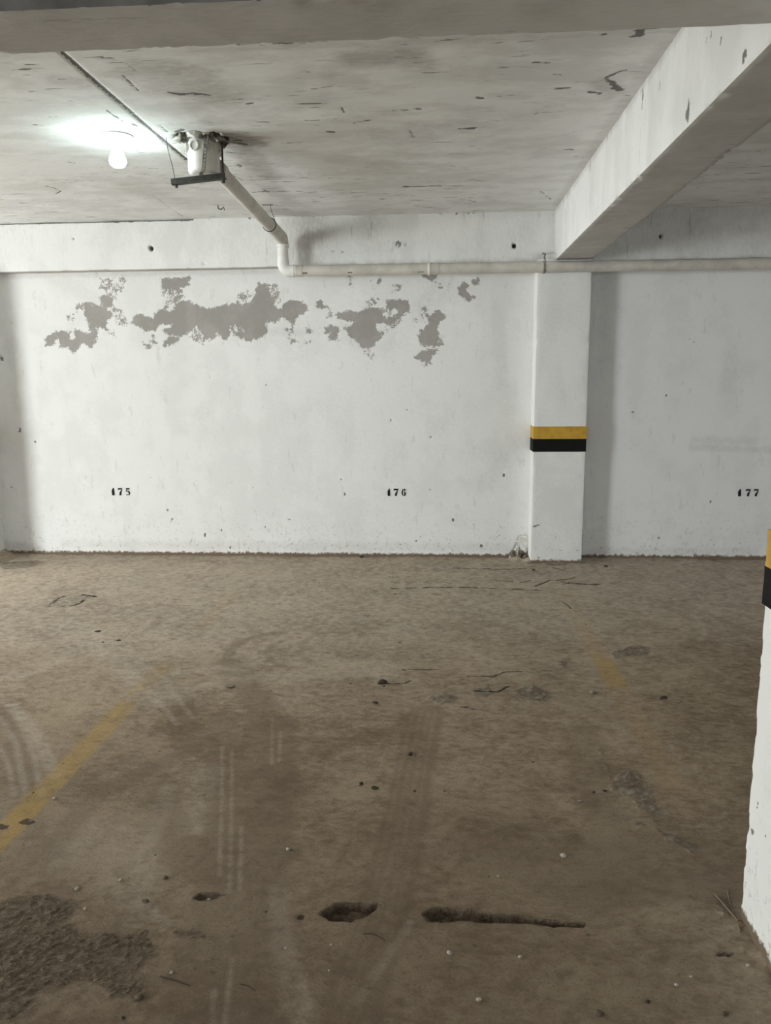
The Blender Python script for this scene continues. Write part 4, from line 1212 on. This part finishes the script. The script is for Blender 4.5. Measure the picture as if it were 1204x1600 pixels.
G1 = 'pale pebbles scattered on the floor'
PEB = [(450, 1323, 9, 'small white pebble on the dark tyre band above the left pothole'),
       (188, 1373, 8, 'white pebble above the rough patch, right of the yellow line foot'),
       (120, 1386, 9, 'flat pale pebble at the top edge of the rough patch'),
       (133, 1417, 7, 'pale pebble on the right shoulder of the rough patch'),
       (446, 1478, 6, 'tiny pale pebble on the thin crack below left of the short pothole'),
       (517, 1473, 6, 'tiny pale pebble straight below the short pothole'),
       (514, 1513, 5, 'tiny pale pebble lowest below the short pothole'),
       (268, 1516, 8, 'pale ring-shaped pebble right of the rough patch'),
       (702, 1487, 11, 'oval pale pebble below the long groove\'s left end'),
       (748, 1560, 11, 'oval pale pebble close to the bottom edge, centre right'),
       (812, 1493, 8, 'dull pale pebble below the middle of the long groove'),
       (880, 1335, 13, 'pale two-lobed pebble above the long groove'),
       (778, 1367, 6, 'tiny pale pebble above the long groove'),
       (1057, 1537, 9, 'white chip of stone low at the right, left of the column foot'),
       (1079, 1523, 6, 'tiny white pebble low at the right, nearest above the white chip'),
       (1168, 1506, 7, 'pale pebble close beside the near column\'s foot'),
       (85, 1245, 8, 'white pebble touching the right side of the left yellow line'),
       (246, 1172, 5, 'tiny white pebble right of the left yellow line\'s far end'),
       (326, 1397, 9, 'pale pebble stuck in the small hole left of the potholes'),
       (1101, 1235, 4, 'tiny pale pebble between the right scab and the near column')]
for i, (px, py, wpx, lb) in enumerate(PEB):
    stone('pebble', px, py, wpx, (1, .85, .5), M_PALE, lb, 'pebble', 100 + i, G1, .25, i * .7)
G2 = 'dark clods and chips on the floor'
CL = [('dirt_clod', 564, 1222, 8, (1, .9, .6), M_CLOD, 'left one of two dark clods in the middle of the floor', 'clod'),
      ('dirt_clod', 585, 1229, 12, (1, .75, .6), M_CLOD, 'right, larger one of two dark clods in the middle of the floor', 'clod'),
      ('dirt_clod', 641, 1177, 8, (1, .9, .8), M_CLOD, 'dark clod on the head of the central tyre track', 'clod'),
      ('dirt_clod', 597, 1068, 19, (1.1, .6, .45), M_CLOD, 'ragged dark clod at the left end of the crack field', 'clod'),
      ('dirt_clod', 586, 1098, 9, (1.2, .7, .5), M_CLOD, 'small dark clod just below the ragged clod', 'clod'),
      ('stone_chip', 357, 1072, 22, (1, .35, .28), M_GREY, 'long grey stone chip lying above the left tyre track', 'stone'),
      ('stone_chip', 153, 986, 11, (1, .5, .25), M_CLOD, 'largest of three dark flat chips on the left floor', 'stone'),
      ('stone_chip', 161, 1003, 7, (1, .5, .3), M_CLOD, 'lower left one of three dark flat chips on the left floor', 'stone'),
      ('stone_chip', 186, 1000, 9, (1, .5, .3), M_CLOD, 'right one of three dark flat chips on the left floor', 'stone'),
      ('stone_chip', 1036, 1092, 14, (1, .5, .45), M_CLOD, 'dark slanted stone chip right of the faded yellow line', 'stone'),
      ('stone_chip', 925, 1083, 12, (1, .7, .5), M_GREY, 'rounded grey stone left of the faded yellow line\'s lower end', 'stone'),
      ('stone_chip', 935, 1580, 15, (1, .9, .5), M_BRN, 'brown stone at the bottom edge right of the oval pebble', 'stone'),
      ('stone_chip', 1132, 1582, 13, (1, .8, .4), M_BRN, 'brown stone in the bottom right corner', 'stone'),
      ('stone_chip', 1012, 1562, 10, (1, .8, .4), M_CLOD, 'dark stone left of the white chip at the lower right', 'stone'),
      ('dirt_clod', 258, 1369, 11, (1, .8, .6), M_BRN, 'brown clod above the small hole left of the potholes', 'clod'),
      ('dirt_clod', 227, 1405, 14, (1, .6, .4), M_BRN, 'flat brown clod right of the rough patch', 'clod'),
      ('dirt_clod', 218, 1556, 16, (1, .8, .5), M_BRN, 'brown clod on the lower right tip of the rough patch', 'clod'),
      ('dirt_clod', 192, 1587, 9, (1, .6, .4), M_CLOD, 'dark clod low under the rough patch', 'clod'),
      ('dirt_clod', 906, 1249, 10, (1, .6, .5), M_GREY, 'grey clod left of the crumbly scab', 'clod'),
      ('dirt_clod', 994, 1284, 8, (1, .8, .7), M_GREY, 'grey crumb on the crumbly scab\'s lower end', 'clod'),
      ('dirt_clod', 833, 891, 6, (1, .8, .6), M_CLOD, 'dark clod in front of the pilaster\'s left corner', 'clod'),
      ('dirt_clod', 946, 886, 7, (1.2, .8, .5), M_CLOD, 'dark crumb on the floor right of the pilaster', 'clod'),
      ('dirt_clod', 565, 871, 7, (1.2, .8, .6), M_CLOD, 'dark clod at the wall foot below bay number 176', 'clod')]
for i, (nm, px, py, wpx, sq, m, lb, cat) in enumerate(CL):
    stone(nm, px, py, wpx, sq, m, lb, cat, 140 + i, G2, .35, (i * 1.3) % 1.0 - .5)


def straw(name, px_pts, rad, mat, label, cat, lift=None):
    pts = []
    for i, (px, py) in enumerate(px_pts):
        p = on_floor(px, py)
        pts.append((p[0], p[1], floor_z(p[0], p[1]) + rad * 1.1 + (lift[i] if lift else 0)))
    return tag(tube(name, pts, rad, mat, seg=6), label, cat)


straw('straw', [(1116, 1396), (1134, 1418), (1152, 1440)], .0022, M_STRAW, 'longest dry straw leaning towards the near column\'s foot', 'straw')
straw('straw', [(1153, 1446), (1154, 1452), (1156, 1456)], .0026, M_STRAW, 'short straw stub at the corner of the near column', 'straw')
straw('straw', [(1136, 1388), (1140, 1412), (1150, 1434)], .0016, M_STRAW, 'thin dry straw crossing behind the longest straw', 'straw')
straw('twig', [(858, 883), (872, 884), (884, 883)], .0022, M_TWIG, 'dark twig lying against the pilaster\'s foot', 'twig')
straw('twig', [(862, 888), (872, 889), (880, 892)], .0018, M_TWIG, 'second dark twig just in front of the pilaster\'s foot', 'twig')
straw('twig', [(878, 912), (895, 910), (925, 913), (938, 912)], .0022, M_TWIG, 'long thin twig on the floor right below the pilaster', 'twig')
straw('twig', [(868, 906), (885, 905), (898, 902)], .002, M_TWIG, 'short curved twig between the pilaster and the long twig', 'twig')
straw('wire_hair', [(566, 1457), (578, 1456), (590, 1460), (602, 1468)], .0008, M_TWIG, 'thin curved dark fibre below the two potholes', 'fibre')
straw('wire_hair', [(376, 1534), (388, 1537), (398, 1545)], .0008, M_TWIG, 'short dark fibre near the bottom left of centre', 'fibre')
straw('wire_hair', [(250, 1522), (270, 1527), (297, 1537)], .0008, M_TWIG, 'dark fibre lying right of the rough patch', 'fibre')

# broken plaster flakes and crumbs at the wall foot, left of the pilaster
heap = thing('broken_plaster', 'broken white plaster flakes and crumbs at the wall foot beside the pilaster', 'plaster', (.66, D - .05, 0))
for i, (px, py, hh, ww, ln) in enumerate([(803, 864, .14, .018, .05), (808, 854, .17, .022, .02), (829, 852, .22, .020, .0), (818, 842, .05, .09, .0), (799, 868, .08, .016, .03), (818, 854, .09, .07, .01)]):
    q = on_wall(px, py)
    bm = bmesh.new()
    box_bm(bm, (-ww / 2, -.008, -hh / 2), (ww / 2, .006, hh / 2))
    bmesh.ops.subdivide_edges(bm, edges=bm.edges, cuts=2, use_grid_fill=True)
    for v in bm.verts:
        v.co += Vector((random.uniform(-.3, .3) * ww, random.uniform(-.004, .004), random.uniform(-.1, .1) * hh))
        v.co.x += v.co.z * ln / max(hh, .01) * 1.5
    bmesh.ops.translate(bm, verts=bm.verts, vec=(q[0], D - .009, max(q[2], hh / 2 - .01)))
    local(bm_obj('plaster_flake', bm, M_PLAST), heap)
for i in range(16):
    px = random.uniform(795, 830); q = on_wall(px, 872)
    r = random.uniform(.010, .024)
    zc_ = random.uniform(.0, .055)
    local(blob('mortar_crumb', (q[0], D - .004 - r * .5 - (.05 - zc_) * .5, zc_ + r * .3), r, M_DIRT, None, 300 + i, .5, 1, (1.1, .9, .9)), heap)
